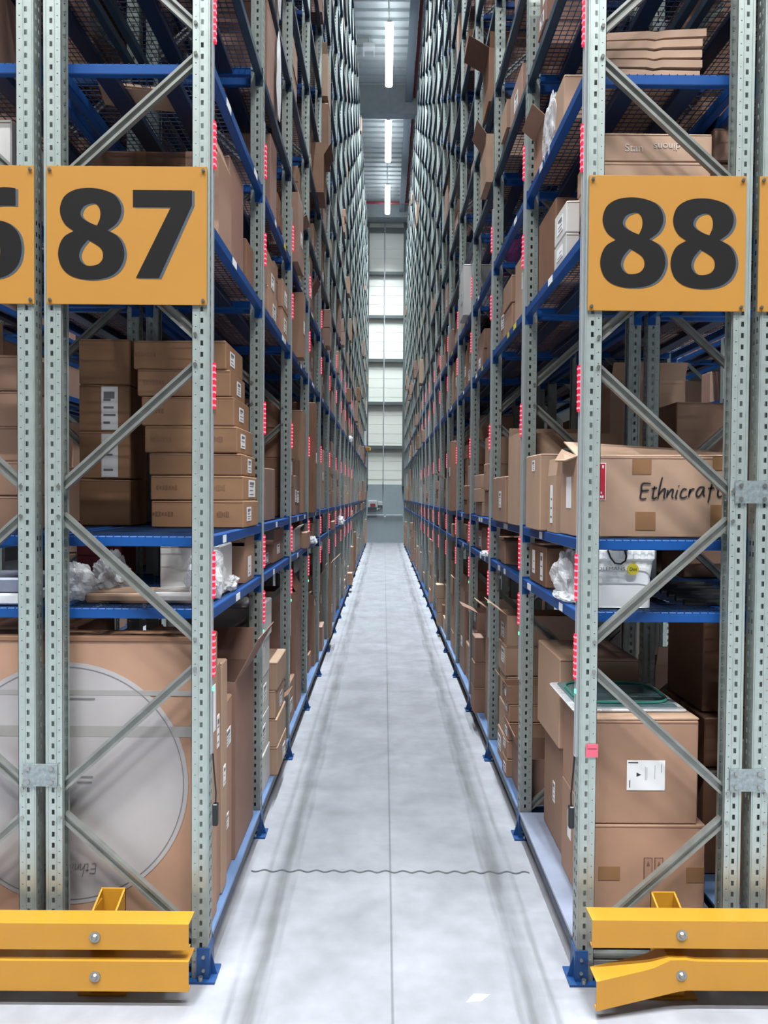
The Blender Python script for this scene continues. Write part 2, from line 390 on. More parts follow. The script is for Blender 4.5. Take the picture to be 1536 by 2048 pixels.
mb = MB(); mb.box(-.10, -.155, .04, .14, -.14, .17); mb.obj('red_panel', M['redpipe'], t)
x, z = W(760, 1008, WY)
t = thing('switch_box', 'small pale switch box right of the red-fronted box', 'switch', (x, WY, z-.08))
mb = MB(); mb.cbox(-.10, -.1, .02, .12, 0, .18, .01); mb.obj('box_body', M['lampbody'], t)
mb = MB(); mb.tube([(0, -.05, .02), (0, -.05, -.12), (-.15, -.05, -.16)], .018, 6); mb.obj('cable_tail', M['lampbody'], t)
x, z = W(737, 897, 31.8)
t = thing('end_stop', 'small orange block sticking out high on the left rack far away', 'end stop', (x-.05, 31.9, z-.1))
mb = MB(); mb.cbox(-.2, -.08, 0, .12, .08, .17, .01); mb.obj('block', M['orange'], t)
mb = MB(); mb.box(.10, -.1, .02, .15, -.07, .14); mb.obj('reflector', M['dotyellow'], t)

# ------------------------------------------------------------------ rack frames
PW, PD = 0.077, 0.075
def upright_mesh(mir):
    """omega section: web towards the aisle at x=0, slotted flanges, lips; runs away in +x (mir=1) or -x (mir=-1)"""
    mb = MB(); p = 0.05; n = int(TOP/p)
    us = [0, .027, .0395, .058, .064, PW]
    for yy, fl in ((0.0, 0), (PD, 1)):
        zr = [0.0, .022, .031, .035, .05]
        for i in range(n):
            zb = i*p
            for r in range(4):
                z0, z1 = zb+zr[r], zb+zr[r+1]
                if r == 0: segs = [(0, 1), (2, 5)]
                elif r == 2: segs = [(0, 3), (4, 5)]
                else: segs = [(0, 5)]
                for a, b in segs:
                    q = [(us[a], yy, z0), (us[b], yy, z0), (us[b], yy, z1), (us[a], yy, z1)]
                    mb.add(q, [(0, 1, 2, 3)])
    # web facing the aisle with beam slots
    for i in range(n):
        zb = i*p
        mb.add([(0, 0, zb), (0, PD, zb), (0, PD, zb+.03), (0, 0, zb+.03)], [(0, 1, 2, 3)])
        for a, b in ((0, .018), (.030, .045), (.057, PD)):
            mb.add([(0, a, zb+.03), (0, b, zb+.03), (0, b, zb+.05), (0, a, zb+.05)], [(0, 1, 2, 3)])
    # folded lips and stiffening crease
    mb.box(PW-.002, 0, 0, PW, .016, TOP); mb.box(PW-.002, PD-.016, 0, PW, PD, TOP)
    mb.box(.006, -.0025, 0, .011, 0, TOP); mb.box(.045, -.0018, 0, .049, 0, TOP)
    if mir < 0:
        mb.v = [(-a, b, c) for a, b, c in mb.v]
    return mb
UP = {1: upright_mesh(1).mesh('upright', M['galv']), -1: upright_mesh(-1).mesh('upright', M['galv'])}
def brace_mb():
    """unit along +x, length 1, open channel facing the camera"""
    mb = MB(); h = 0.0225
    for z0, z1, y0, y1 in ((-h, -h+.012, 0, .028), (h-.012, h, 0, .028), (-h+.010, h-.010, .012, .016)):
        mb.box(0, y0, z0, 1, y1, z1)
    return mb
BR = brace_mb().mesh('brace', M['galv'])
blt = MB(); blt.cyl((0, 0, 0), (0, -.007, 0), .0085, 10); BOLT = blt.mesh('bolt', M['bolt'])
def foot_mb(s, ext=.036):
    mb = MB()
    mb.box(-ext, -.03, 0, .11, PD+.03, .010, 0)
    mb.box(-.006, -.006, .01, .0, PD+.006, .15, 0); mb.box(-.006, -.007, .01, .05, -.003, .15, 0); mb.box(-.006, PD+.003, .01, .05, PD+.007, .15, 0)
    mb.add([(-.005, PD*.4, .01), (-ext+.002, PD*.4, .01), (-.005, PD*.4, .11), (-.005, PD*.5, .01), (-ext+.002, PD*.5, .01), (-.005, PD*.5, .11)], [(0, 2, 1), (3, 4, 5), (1, 2, 5, 4)], 0)
    for z in (.05, .11): mb.cyl((.02, -.007, z), (.02, -.013, z), .008, 8, 1)
    mb.cyl((.03, -.018, .01), (.03, -.018, .028), .011, 8, 1)
    if s < 0: mb.v = [(-a, b, c) for a, b, c in mb.v]
    return mb
FT = {s: foot_mb(s).mesh('foot_plate', [M['boot'], M['bolt']]) for s in (1, -1)}
FTR = {s: foot_mb(s, .019).mesh('foot_plate', [M['boot'], M['bolt']]) for s in (1, -1)}
# zigzag: nodes measured on the left frame; 'a' = aisle post, 'r' = rear post
def brace_list():
    out = []; z = 0.19
    out.append((0.10, 0.10)); k = 0
    zz = 0.19
    while zz + .545 < TOP:
        out.append((zz, zz+.545) if k % 2 == 0 else (zz+.545, zz)); zz += .6775; k += 1
    return out
BRL = brace_list()
def frame(row, i, full):
    xa, s, words = ROWS[row]
    lab = 'grey steel rack frame, %s, %s upright pair from the front' % (words, ORD[i])
    y = Y0+PITCH_Y*i
    ang = []
    xA, xB = s*(PW-.012), s*(FD-PW+.012)
    if full:
        t = thing('rack_support', lab, 'rack frame', (xa, y, 0), 0, 'frames of the %s' % words)
        place('upright', UP[s], t); place('upright', UP[-s], t, (s*FD, 0, 0))
        place('foot_plate', FT[s], t); place('foot_plate', FTR[-s], t, (s*FD, 0, 0))
    else:
        mb = MB()
    for (za, zb) in BRL:
        L = math.hypot(xB-xA, zb-za)
        a = math.atan2(zb-za, xB-xA)
        if full:
            o = place('brace', BR, t, (xA, .022, za)); o.rotation_euler = (0, -a, 0); o.scale = (L, 1, 1)
            if i < 3:
                place('bolt', BOLT, t, (s*.062, 0, za)); place('bolt', BOLT, t, (s*(FD-.062), 0, zb))
        else:
            mx = Matrix.Translation((xA, .022, za)) @ Matrix.Rotation(-a, 4, 'Y')
            mb.box(0, 0, -.0225, L, .025, .0225, mx=mx)
    if not full:
        for sx in (0, 1):
            x0, x1 = sorted((s*sx*(FD-PW), s*(sx*(FD-PW)+PW)))
            mb.box(x0, 0, 0, x1, PD, TOP, 0)
            mb.box(x0-.02, -.02, 0, x1+.02, PD+.02, .012, 1)
        o = mb.obj('rack_support', [M['galv'], M['boot']], None, (xa, y, 0))
        tag(o, lab, 'rack frame', 'frames of the %s' % words)
for r in ('L1', 'R1'):
    for i in range(NB+1): frame(r, i, i < 11)
for r in ('L2', 'R2'):
    for i in range(7): frame(r, i, i < 3)
for r in ('L3', 'R3'):
    for i in range(9): frame(r, i, False)

# spacer plates between the back-to-back frames
def spacer(row, z, words):
    xa, s, _ = ROWS[row]; xg = xa+s*FD
    t = thing('spacer_plate', words, 'bracket', (xg+s*GAP/2, Y0-.002, z), 0, 'spacer plates')
    mb = MB(); mb.box(-GAP/2-.055, -.006, -.05, GAP/2+.055, 0, .05); mb.obj('plate', M['galv_dark'], t)
    for x in (-1, 1):
        mb = MB()
        for z_ in (-.03, .03): mb.cyl((x*(GAP/2+.03), -.006, z_), (x*(GAP/2+.03), -.012, z_), .009, 8)
        mb.obj('bolt', M['bolt'], t)
spacer('L1', .93, 'galvanised plate joining the two posts left of the lane, above the yellow rail')
spacer('R1', .93, 'galvanised plate joining the two posts right of the lane, beside the labelled carton')
spacer('R1', 2.22, 'galvanised plate joining the right posts beside the handwritten brand carton')

# ------------------------------------------------------------------ shelves
SL = PITCH_Y-PD
def deck_wires():
    mb = MB(); w = FD-.05
    y = .02
    while y < SL: mb.box(-w/2, y-.0018, -.003, w/2, y+.0018, .0); y += .042
    x = -w/2
    while x <= w/2+.001: mb.box(x-.0018, 0, -.006, x+.0018, SL, -.003); x += .036
    return mb
dk = deck_wires(); DECK_WIRE = dk.mesh('wire_deck', M['blue_deck'])
mb = MB(); mb.cbox(-FD/2-.002, 0.005, -.014, FD/2+.002, SL-.005, .004, .002); DECK_SHEET = mb.mesh('sheet_deck', M['blue_panel'])
mb = MB(); mb.cbox(-FD/2-.002, 0.005, -.014, FD/2+.002, SL-.005, .004, .002); DECK_GREY = mb.mesh('sheet_deck', M['grey_panel'])
mb = MB()
mb.cbox(-.022, 0, -.052, .022, SL, 0, .004); mb.box(-.024, 0, -.10, .024, .004, .012); mb.box(-.024, SL-.004, -.10, .024, SL, .012)
BEAM = mb.mesh('beam', M['blue']); BEAM_HI = mb.mesh('beam', M['blue_glare']); BEAM_LO = mb.mesh('beam', M['blue_shade'])
mb = MB(); mb.cbox(-.045, .04, -.045, .045, SL-.04, -.006, .004); JOIST = mb.mesh('joist', M['blue_shade'])
mb = MB(); mb.cbox(-FD/2+.07, -.018, -.050, FD/2-.07, .018, -.004, .003); EBAR = mb.mesh('end_bar', M['blue'])
def shelf_full(row, b, k):
    xa, s, words = ROWS[row]; y = Y0+PITCH_Y*b+PD; z = LZ(row, k)
    t = thing('rack_shelf', 'blue %s shelf, %s, %s bay, %s shelf up' % ('sheet-decked' if k == 0 else 'wire-decked', words, ORD[b], ORD[k]), 'shelf',
              (xa+s*FD/2, y, z), 0, 'shelves of the %s' % words)
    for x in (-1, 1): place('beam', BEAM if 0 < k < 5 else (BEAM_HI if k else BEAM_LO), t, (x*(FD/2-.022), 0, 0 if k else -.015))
    if k == 0: place('deck', DECK_GREY if (row == 'R1' and b == 0) else DECK_SHEET, t)
    else:
        for x in (-1, 1): place('joist', JOIST, t, (x*.14, 0, 0))
        place('deck', DECK_WIRE, t)
    for yy in (.02, SL-.02): place('end_bar', EBAR, t, (0, yy, 0))
    if row[1] == '1' and k in (1, 2, 3, 4) and b < 6:
        r2 = random.Random(b*31+k*7+(row == 'L1'))
        ax = -s*(FD/2)
        for q in range(r2.choice((1, 2, 2))):
            yc = .2+.9*r2.random(); mb = MB(); mb.box(ax-s*.0, yc, -.045, ax-s*.002, yc+r2.choice((.07, .1)), -.008)
            mb.obj('price_label', M['white'] if r2.random() < .85 else M['dotyellow'], t)
stuffS = MB()
def shelf_simple(mb, row, b, k):
    xa, s, _ = ROWS[row]; y = Y0+PITCH_Y*b+PD; z = LZ(row, k); xc = xa+s*FD/2
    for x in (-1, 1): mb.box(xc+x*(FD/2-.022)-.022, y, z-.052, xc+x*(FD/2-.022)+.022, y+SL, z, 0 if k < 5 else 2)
    for x in (-1, 1): mb.box(xc+x*.14-.045, y+.04, z-.045, xc+x*.14+.045, y+SL-.04, z-.006, 1)
    for yy in (.02, SL-.02): mb.box(xc-FD/2+.07, y+yy-.018, z-.05, xc+FD/2-.07, y+yy+.018, z-.004)
    o = len(mb.v); mb.v += [(a+xc, b_+y, c+z) for a, b_, c in dk.v]; mb.f += [tuple(i+o for i in f) for f in dk.f]; mb.m += [1]*len(dk.f)
spec = []
for r in ROWS:
    nb = {'1': NB, '2': 6, '3': 8}[r[1]]
    for b in range(nb):
        for k, z in enumerate(LEVELS):
            if r[1] == '3' and (z > 5 or b < 1): continue
            d = Y0+PITCH_Y*(b+.5); fz = abs(z-EYE.z)/d
            if fz > .95: continue
            w = {'1': 1, '2': .45, '3': .4}[r[1]]
            if k == 0 and r[1] != '1': w *= .7
            spec.append((w/d*(.35+min(fz, .6)), r, b, k))
spec.sort(reverse=True)
for q, (_, r, b, k) in enumerate(spec):
    if q < 298: shelf_full(r, b, k)
    else: shelf_simple(stuffS, r, b, k)
o = stuffS.obj('rack_shelves', [M['blue'], M['blue_shade'], M['blue_glare']]); tag(o, 'distant blue shelves high up and far back between the grey rack posts', 'shelf', None, 'stuff')

# ------------------------------------------------------------------ red light bars on the posts
SEG = [(1.37, 1.575), (1.725, 1.935), (2.575, 2.78), (3.64, 3.845), (4.19, 4.40)]
LEDM = {}
for s in (-1, 1):
    mb = MB(); mb.cbox(0, 0, 1.02, -s*.010, .030, 4.54, .002); h = mb.mesh('bar_housing', M['housing'])
    segs = []
    for z0, z1 in SEG:
        mb = MB(); xa_, xb_ = sorted((-s*.009, -s*.019)); mb.box(xa_, .003, z0, xb_, .026, z1, 0)
        n = 7
        for q in range(n):
            zc = z0+(z1-z0)*(q+.5)/n; xc, xd = sorted((-s*.0085, -s*.0205)); mb.cbox(xc, .0015, zc-.006, xd, .0275, zc+.006, .003, 1)
        segs.append(mb.mesh('led_segment', [M['ledbase'], M['led']]))
    mb = MB(); mb.cbox(*(sorted((-s*.009, -s*.016))[0], .006, 1.305, sorted((-s*.009, -s*.016))[1], .022, 1.325), .002); g = mb.mesh('green_indicator', M['greenled'])
    mb = MB(); mb.tube([(-s*.012, .012, 1.02), (-s*.02, .0, .95), (-s*.03+0, -.004, .85), (-s*.028, -.002, .80)], .004, 6); c = mb.mesh('lead', M['black'])
    mb = MB(); mb.cbox(-.012, -.018, .70, .012, .012, .80, .004); mb.v = [(a-s*.028, b_, c_) for a, b_, c_ in mb.v]; p = mb.mesh('plug', M['black'])
    LEDM[s] = (h, segs, g, c, p)
for r in ('L1', 'R1'):
    xa, s, words = ROWS[r]
    for i in range(11):
        t = thing('light_bar', 'thin bar of red lights on the %s lane post of the %s' % (ORD[i], words), 'light bar', (xa, Y0+PITCH_Y*i+.020, 0), 0, 'red light bars on the %s' % words)
        h, segs, g, c, p = LEDM[s]
        place('bar_housing', h, t)
        for q in segs: place('led_segment', q, t)
        if i < 4: place('green_indicator', g, t)
        if i < 1: place('cable_lead', c, t); place('plug', p, t)

# ------------------------------------------------------------------ number signs
def smooth_loop(pts, n=8):
    """Catmull-Rom through points; a point with a third value is a sharp corner"""
    out = []; m = len(pts)
    for i in range(m):
        p0, p1, p2, p3 = pts[i-1], pts[i], pts[(i+1) % m], pts[(i+2) % m]
        if len(p1) > 2: p0 = p1
        if len(p2) > 2: p3 = p2
        for j in range(n):
            t = j/n; q = []
            for a in (0, 1):
                q.append(.5*((2*p1[a])+(-p0[a]+p2[a])*t+(2*p0[a]-5*p1[a]+4*p2[a]-p3[a])*t*t+(-p0[a]+3*p1[a]-3*p2[a]+p3[a])*t**3))
            out.append(q)
    return out
# outlines in sign-zoom pixels, origin at the digit's box corner, y down
G8 = [[(178, 0), (95, 12), (35, 50), (10, 110), (14, 165), (42, 215), (90, 250, 1), (32, 285), (2, 345), (0, 410), (28, 475), (90, 518), (185, 532), (285, 518), (350, 475), (383, 405), (378, 335), (345, 280), (285, 245, 1), (338, 205), (366, 150), (362, 90), (325, 38), (260, 10)],
      [(198, 88), (150, 105), (128, 145), (140, 175), (178, 200), (225, 218, 1), (243, 175), (244, 130), (228, 98)],
      [(172, 300, 1), (135, 345), (120, 390), (130, 425), (155, 448), (195, 452), (235, 440), (258, 410), (258, 370), (235, 338)]]
G7 = [[(0, 10, 1), (345, 10, 1), (345, 95, 1), (152, 520, 1), (18, 520, 1), (222, 108, 1), (0, 108, 1)]]
G6 = [[(350, 5, 1), (270, 0), (170, 25), (75, 100), (20, 215), (5, 330), (25, 430), (90, 505), (190, 532), (295, 512), (362, 450), (385, 360), (365, 265), (300, 205), (215, 195), (135, 235, 1), (170, 160), (235, 110), (350, 105, 1)],
      [(198, 285), (150, 305), (135, 345), (140, 400), (165, 440), (200, 450), (240, 435), (258, 390), (255, 330), (235, 295)]]
G9 = [[(385-x, 532-y) + ((1,) if len(p) > 2 else ()) for p in L_ for x, y in [p[:2]]] for L_ in G6]
def glyph_obj(G, sc, x, z, y0, dep, m, name, parent, sx=1.0):
    cu = bpy.data.curves.new('g', 'CURVE'); cu.dimensions = '2D'; cu.fill_mode = 'BOTH'; cu.extrude = dep/2
    for L_ in G:
        P = smooth_loop(L_, 1 if G is G7 else 8); sp = cu.splines.new('POLY'); sp.points.add(len(P)-1); sp.use_cyclic_u = True
        for i, p in enumerate(P): sp.points[i].co = (p[0]*sc*sx, -p[1]*sc, 0, 1)
    t = bpy.data.objects.new('g', cu); COL.objects.link(t); bpy.context.view_layer.update()
    me = bpy.data.meshes.new_from_object(t.evaluated_get(bpy.context.evaluated_depsgraph_get()))
    bpy.data.objects.remove(t); bpy.data.curves.remove(cu)
    me.materials.clear(); me.materials.append(m)
    o = place(name, me, parent, (x, y0, z)); o.rotation_euler = (PI/2, 0, 0); return o
GL = {'8': G8, '7': G7, '6': G6, '9': G9}
def sign(x0, x1, z0, z1, digits, label, tilt=0.0):
    """digits: (character, left x, top z, metres per outline unit)"""
    yb = Y0-.004; xc = (x0+x1)/2
    t = thing('aisle_sign', label, 'sign', (xc, yb, z0), 0, 'yellow aisle number signs')
    w, h = x1-x0, z1-z0
    mb = MB(); mb.cbox(-w/2, -.006, 0, w/2, 0, h, .001); mb.obj('sign_panel', M['signyellow'], t)
    for ch, x, z, sc in digits:
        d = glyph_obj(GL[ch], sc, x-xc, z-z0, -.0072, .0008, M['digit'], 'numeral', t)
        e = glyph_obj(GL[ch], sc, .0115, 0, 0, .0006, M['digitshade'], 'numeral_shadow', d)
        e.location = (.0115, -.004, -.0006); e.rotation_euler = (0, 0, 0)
    for bx in (-1, 1):
        for bz in (.018, h-.018):
            mb = MB(); mb.cyl((bx*(w/2-.016), -.006, bz), (bx*(w/2-.016), -.013, bz), .008, 8); mb.cyl((bx*(w/2-.016), -.013, bz), (bx*(w/2-.016), -.018, bz), .004, 6)
            mb.obj('bolt', M['bolt'], t)
ys = Y0-.01
def S(px, py): return W(px, py, ys)
x0, z1 = S(92, 331); x1, _ = S(414, 334); _, z0 = S(253, 609)
px = 1/2.954*ys/F
zt = S(180, 376)[1]
sign(x0, x1, z0, z1, [('8', S(117, 376)[0], zt, px), ('7', S(266, 376)[0], zt, px)], 'yellow sign reading 87 bolted across the left rack posts')
u0, v1 = S(1179, 350); u1, _ = S(1494, 352); _, v0 = S(1335, 622)
px2 = 1/3.012*ys/F*1.005
zt2 = S(1270, 395)[1]
sign(u0, u1, v0, v1, [('8', S(1203, 395)[0], zt2, px2), ('8', S(1344, 395)[0], zt2-.002, px2)], 'yellow sign reading 88 bolted across the right rack posts')
xr = S(68, 470)[0]
d6 = S(-88, 470)[0]
sign(xr-(x1-x0), xr, z0, z1, [('8', d6-.325, zt, px), ('6', d6, zt, px)], 'yellow sign cut off by the left picture edge, only a 6 showing')
xl = S(1518, 470)[0]
sign(xl, xl+(u1-u0), v0, v1, [('8', xl+.055, zt2, px2), ('9', xl+.37, zt2, px2)], 'sliver of blank yellow sign at the right picture edge')

# ------------------------------------------------------------------ yellow end barriers
def rail_mb(x0, x1, z0, z1, dep=.10, bend=None):
    """channel rail facing -y: front web with top and bottom flanges turned back"""
    mb = MB(); n = 40; T = .006
    outline = [(0, z0), (0, z1), (dep, z1), (dep, z1-T), (T, z1-T), (T, z0+T), (.035, z0+T), (.035, z0)]
    rings = []
    for i in range(n+1):
        x = x0+(x1-x0)*i/n; ring = []
        for (yy, z) in outline:
            dx = dy = dz = 0
            if bend: dx, dy, dz = bend(x, yy, z)
            ring.append(Vector((x+dx, yy+dy, z+dz)))
        rings.append(ring)
    m = len(outline); vs = [v for r in rings for v in r]
    fs = [(i*m+k, (i+1)*m+k, (i+1)*m+(k+1) % m, i*m+(k+1) % m) for i in range(n) for k in range(m)]
    fs += [tuple(range(m)), tuple(n*m+k for k in range(m))[::-1]]
    mb.add(vs, fs); return mb
YB = 3.10
def barrier(label, xin, xout, s, posts, bentlow, zs):
    z0u, z1u, z0l, z1l = zs
    t = thing('end_guard', label, 'barrier', ((xin+xout)/2, YB, 0)); xo = (xin+xout)/2
    a, b = sorted((xin-xo, xout-xo))
    rail_mb(a, b, z0u, z1u).obj('guard_rail', M['yellow'], t)
    rail_mb(a, b, z0l, z1l, bend=bentlow).obj('guard_rail', M['yellow'], t)
    for p in posts:
        x = p-xo; w = .055
        mb = MB()
        mb.box(x-w, .006, 0.0, x+w, .012, .36); mb.box(x+w-.008, .012, .01, x+w, .13, .36)
        mb.add([(x+w-.008, .012, .36), (x+w, .012, .36), (x+w, .13, .405), (x+w-.008, .13, .405), (x+w-.008, .13, .36), (x+w, .13, .36)], [(0, 1, 2, 3), (0, 4, 5, 1), (0, 3, 4), (1, 5, 2)])
        mb.add([(x-w, .012, .36), (x-w+.008, .012, .36), (x-w+.008, .13, .405), (x-w, .13, .405), (x-w, .13, .36)], [(0, 1, 2, 3), (0, 3, 4)])
        mb.box(x-w, .122, .01, x+w, .130, .405); mb.box(x-w, .012, .01, x-w+.008, .13, .36)
        mb.box(x-.105, -.008, 0, x+.105, .15, .010)
        mb.v = [(a_, b_+.088, c_) for a_, b_, c_ in mb.v]
        mb.obj('guard_post', M['yellow'], t)
        for z in ((z0u+z1u)/2, (z0l+z1l)/2):
            dx, dy, dz = bentlow(x, 0, z) if (bentlow and z < .2) else (0, 0, 0)
            mb = MB(); mb.cyl((x+dx, dy, z+dz), (x+dx, dy-.005, z+dz), .023, 16); mb.cyl((x+dx, dy-.005, z+dz), (x+dx, dy-.013, z+dz), .014, 16, 0, .008)
            mb.obj('bolt', M['bolt'], t)
cxl = XL-FD-GAP/2; cxr = XR+FD+GAP/2
xin = W(377, 1900, YB)[0]; pl = W(190, 1900, YB)[0]
barrier('yellow double-rail rack guard at the foot of the left racks, undamaged', xin, 2*cxl-xin, -1, [pl, 2*cxl-pl], None, [W(380, q, YB)[1] for q in (1901, 1849, 1984, 1924)])
xin = W(1184, 1900, YB)[0]; pr = W(1363, 1900, YB)[0]; xo_ = cxr
x_b = pr-xo_+.012
def bent(x, yy, z):
    if x < x_b:
        q = x_b-x
        return (0.008*q, -.16*q, -.125*q + (.018*math.exp(-((q-.06)/.05)**2) if z > .15 else .0))
    k = math.exp(-((x-x_b)/.035)**2)
    return (0, -.006*k, (.010 if z > .15 else .004)*k)
barrier('yellow double-rail rack guard at the right, lower rail bent and kinked', xin, 2*cxr-xin, 1, [pr, 2*cxr-pr], bent, [W(1360, q, YB)[1] for q in (1897, 1842, 1981, 1923)])

# pink tape flag on the right front post
x, z = W(1184, 1501, Y0-.001)
mb = MB(); mb.box(-.028, -.0015, -.03, .026, 0, .03); mb.box(-.02, -.004, .012, .02, -.0015, .028)
tag(mb.obj('tape_flag', M['pink'], None, (x, Y0-.003, z)), 'bright pink scrap of tape on the right front post', 'tape')
mb = MB(); x, z = W(968, 2012, 2.9)
yq = 2.178*F/(2012-990)*1.0
mb.add([(0, 0, .002), (.07, .01, .002), (.11, .05, .003), (.04, .055, .002), (0, 0, .0005), (.07, .01, .0005), (.11, .05, .0005), (.04, .055, .0005)], [(0, 1, 2, 3), (7, 6, 5, 4), (0, 4, 5, 1), (1, 5, 6, 2), (2, 6, 7, 3), (3, 7, 4, 0)])
tag(mb.obj('paper_scrap', M['white'], None, ((940-766)/F*yq, yq, 0)), 'pale scrap of paper lying on the concrete lane floor', 'paper')

# ------------------------------------------------------------------ handwriting and other print
SCRIPT = [[(580, 512), (500, 515), (490, 590), (485, 655), (540, 655)], [(490, 582), (565, 575)],
          [(618, 535), (600, 640), (615, 655), (640, 640)], [(590, 560), (640, 553)],
          [(690, 450), (665, 560), (650, 660)], [(655, 620), (700, 565), (718, 570), (708, 640), (722, 650)],
          [(745, 570), (735, 645)], [(738, 625), (775, 570), (795, 575), (785, 635), (800, 648)],
          [(838, 570), (820, 640), (835, 648)], [(848, 528), (850, 536)],
          [(925, 565), (895, 560), (870, 600), (870, 640), (900, 645), (930, 630)],
          [(958, 560), (945, 640)], [(948, 610), (975, 565), (1000, 558)],
          [(1090, 540), (1050, 545), (1020, 590), (1025, 630), (1055, 620), (1085, 560)], [(1092, 540), (1085, 610), (1100, 625)],
          [(1215, 455), (1180, 470), (1155, 560), (1130, 690)], [(1130, 555), (1190, 548)],
          [(1240, 520), (1222, 610), (1240, 635), (1262, 620)], [(1205, 550), (1265, 545)]]
def script(sc, pen, flip, m, name, parent, loc):
    mb = MB()
    for st in SCRIPT:
        P = [((p[0]-485)*sc, -(p[1]-655)*sc) for p in st]
        if flip: P = [(-a, -b) for a, b in P]
        Q = []
        for i in range(len(P)-1):          # open Catmull-Rom
            p0, p1, p2, p3 = P[max(i-1, 0)], P[i], P[i+1], P[min(i+2, len(P)-1)]
            for j in range(6):
                t = j/6; Q.append([.5*((2*p1[a])+(-p0[a]+p2[a])*t+(2*p0[a]-5*p1[a]+4*p2[a]-p3[a])*t*t+(-p0[a]+3*p1[a]-3*p2[a]+p3[a])*t**3) for a in (0, 1)])
        Q.append(P[-1]); n = len(Q); vs = []
        for i, q in enumerate(Q):
            a, b = Q[max(i-1, 0)], Q[min(i+1, n-1)]; dx, dz = b[0]-a[0], b[1]-a[1]; l = math.hypot(dx, dz) or 1
            w = pen*(.55+.45*math.sin(PI*min(1, (i+1)/n)))
            vs += [(q[0]-dz/l*w, 0, q[1]+dx/l*w), (q[0]+dz/l*w, 0, q[1]-dx/l*w)]
        vs += [(a, .0012, c) for a, _, c in vs]; k = 2*n
        mb.add(vs, [(2*i, 2*i+1, 2*i+3, 2*i+2) for i in range(n-1)]+[(k+2*i, k+2*i+2, k+2*i+3, k+2*i+1) for i in range(n-1)])
    return mb.obj(name, m, parent, loc)

# ------------------------------------------------------------------ cartons
def body_mb(w, d, h, op, r2):
    mb = MB(); j = .006*min(1, h/.3)
    jt = lambda i, jj, k: (0, 0, r2.uniform(-j, j)*k)
    if not op:
        mb.cbox(-w/2, -d/2, 0, w/2, d/2, h, min(.006, h*.1), 0, jt)
        mb.box(-w/2+.004, -d/2-.0006, h*.999-.012, w/2-.004, -d/2+.001, h-.009, 1)      # edge of the top flap
    else:
        T = .006
        mb.box(-w/2, -d/2, 0, w/2, -d/2+T, h); mb.box(-w/2, d/2-T, 0, w/2, d/2, h)
        mb.box(-w/2, -d/2+T, 0, -w/2+T, d/2-T, h); mb.box(w/2-T, -d/2+T, 0, w/2, d/2-T, h)
        mb.box(-w/2+T, -d/2+T, 0, w/2-T, d/2-T, T)
    return mb
def flap_mb(side, w, d, h, ang, ln):
    """side: 'f' 'b' 'l' 'r'; angle 0 = upright, positive leans outward"""
    T = .005; mb = MB()
    L_ = w if side in 'fb' else d
    mb.cbox(-L_/2+.004, 0, 0, L_/2-.004, T, ln, .001)
    R = Matrix.Rotation(ang, 4, 'X')
    rz = {'f': 0, 'r': PI/2, 'b': PI, 'l': -PI/2}[side]
    off = {'f': (0, -d/2, h), 'b': (0, d/2, h), 'l': (-w/2, 0, h), 'r': (w/2, 0, h)}[side]
    mx = Matrix.Translation(off) @ Matrix.Rotation(rz, 4, 'Z') @ R
    mb.v = [tuple(mx @ Vector(q)) for q in mb.v]; return mb
def label_mb(face, w, d, h, u, v, lw, lh, r2, plain=False):
    mb = MB(); e = .0022
    def put(a0, a1, b0, b1, k, mi):
        if face == 'f': mb.box(a0, -d/2-e*k, b0, a1, -d/2+.001, b1, mi)
        elif face == 'r': mb.box(w/2-.001, a0, b0, w/2+e*k, a1, b1, mi)
        else: mb.box(-w/2-e*k, a0, b0, -w/2+.001, a1, b1, mi)
    span = w if face == 'f' else d
    a = -span/2+u*span; b = v*h
    put(a-lw/2, a+lw/2, b-lh/2, b+lh/2, 1, 0)
    if not plain:
        n = r2.choice((2, 3, 4))
        for q in range(n):
            bb = b-lh*.36+lh*.7*q/n; put(a-lw*.38, a-lw*.38+lw*r2.uniform(.35, .75), bb, bb+lh*.05, 1.4, 1)
        if r2.random() < .7: put(a-lw*.36, a+lw*.30, b+lh*.22, b+lh*.38, 1.4, 1)
    return mb
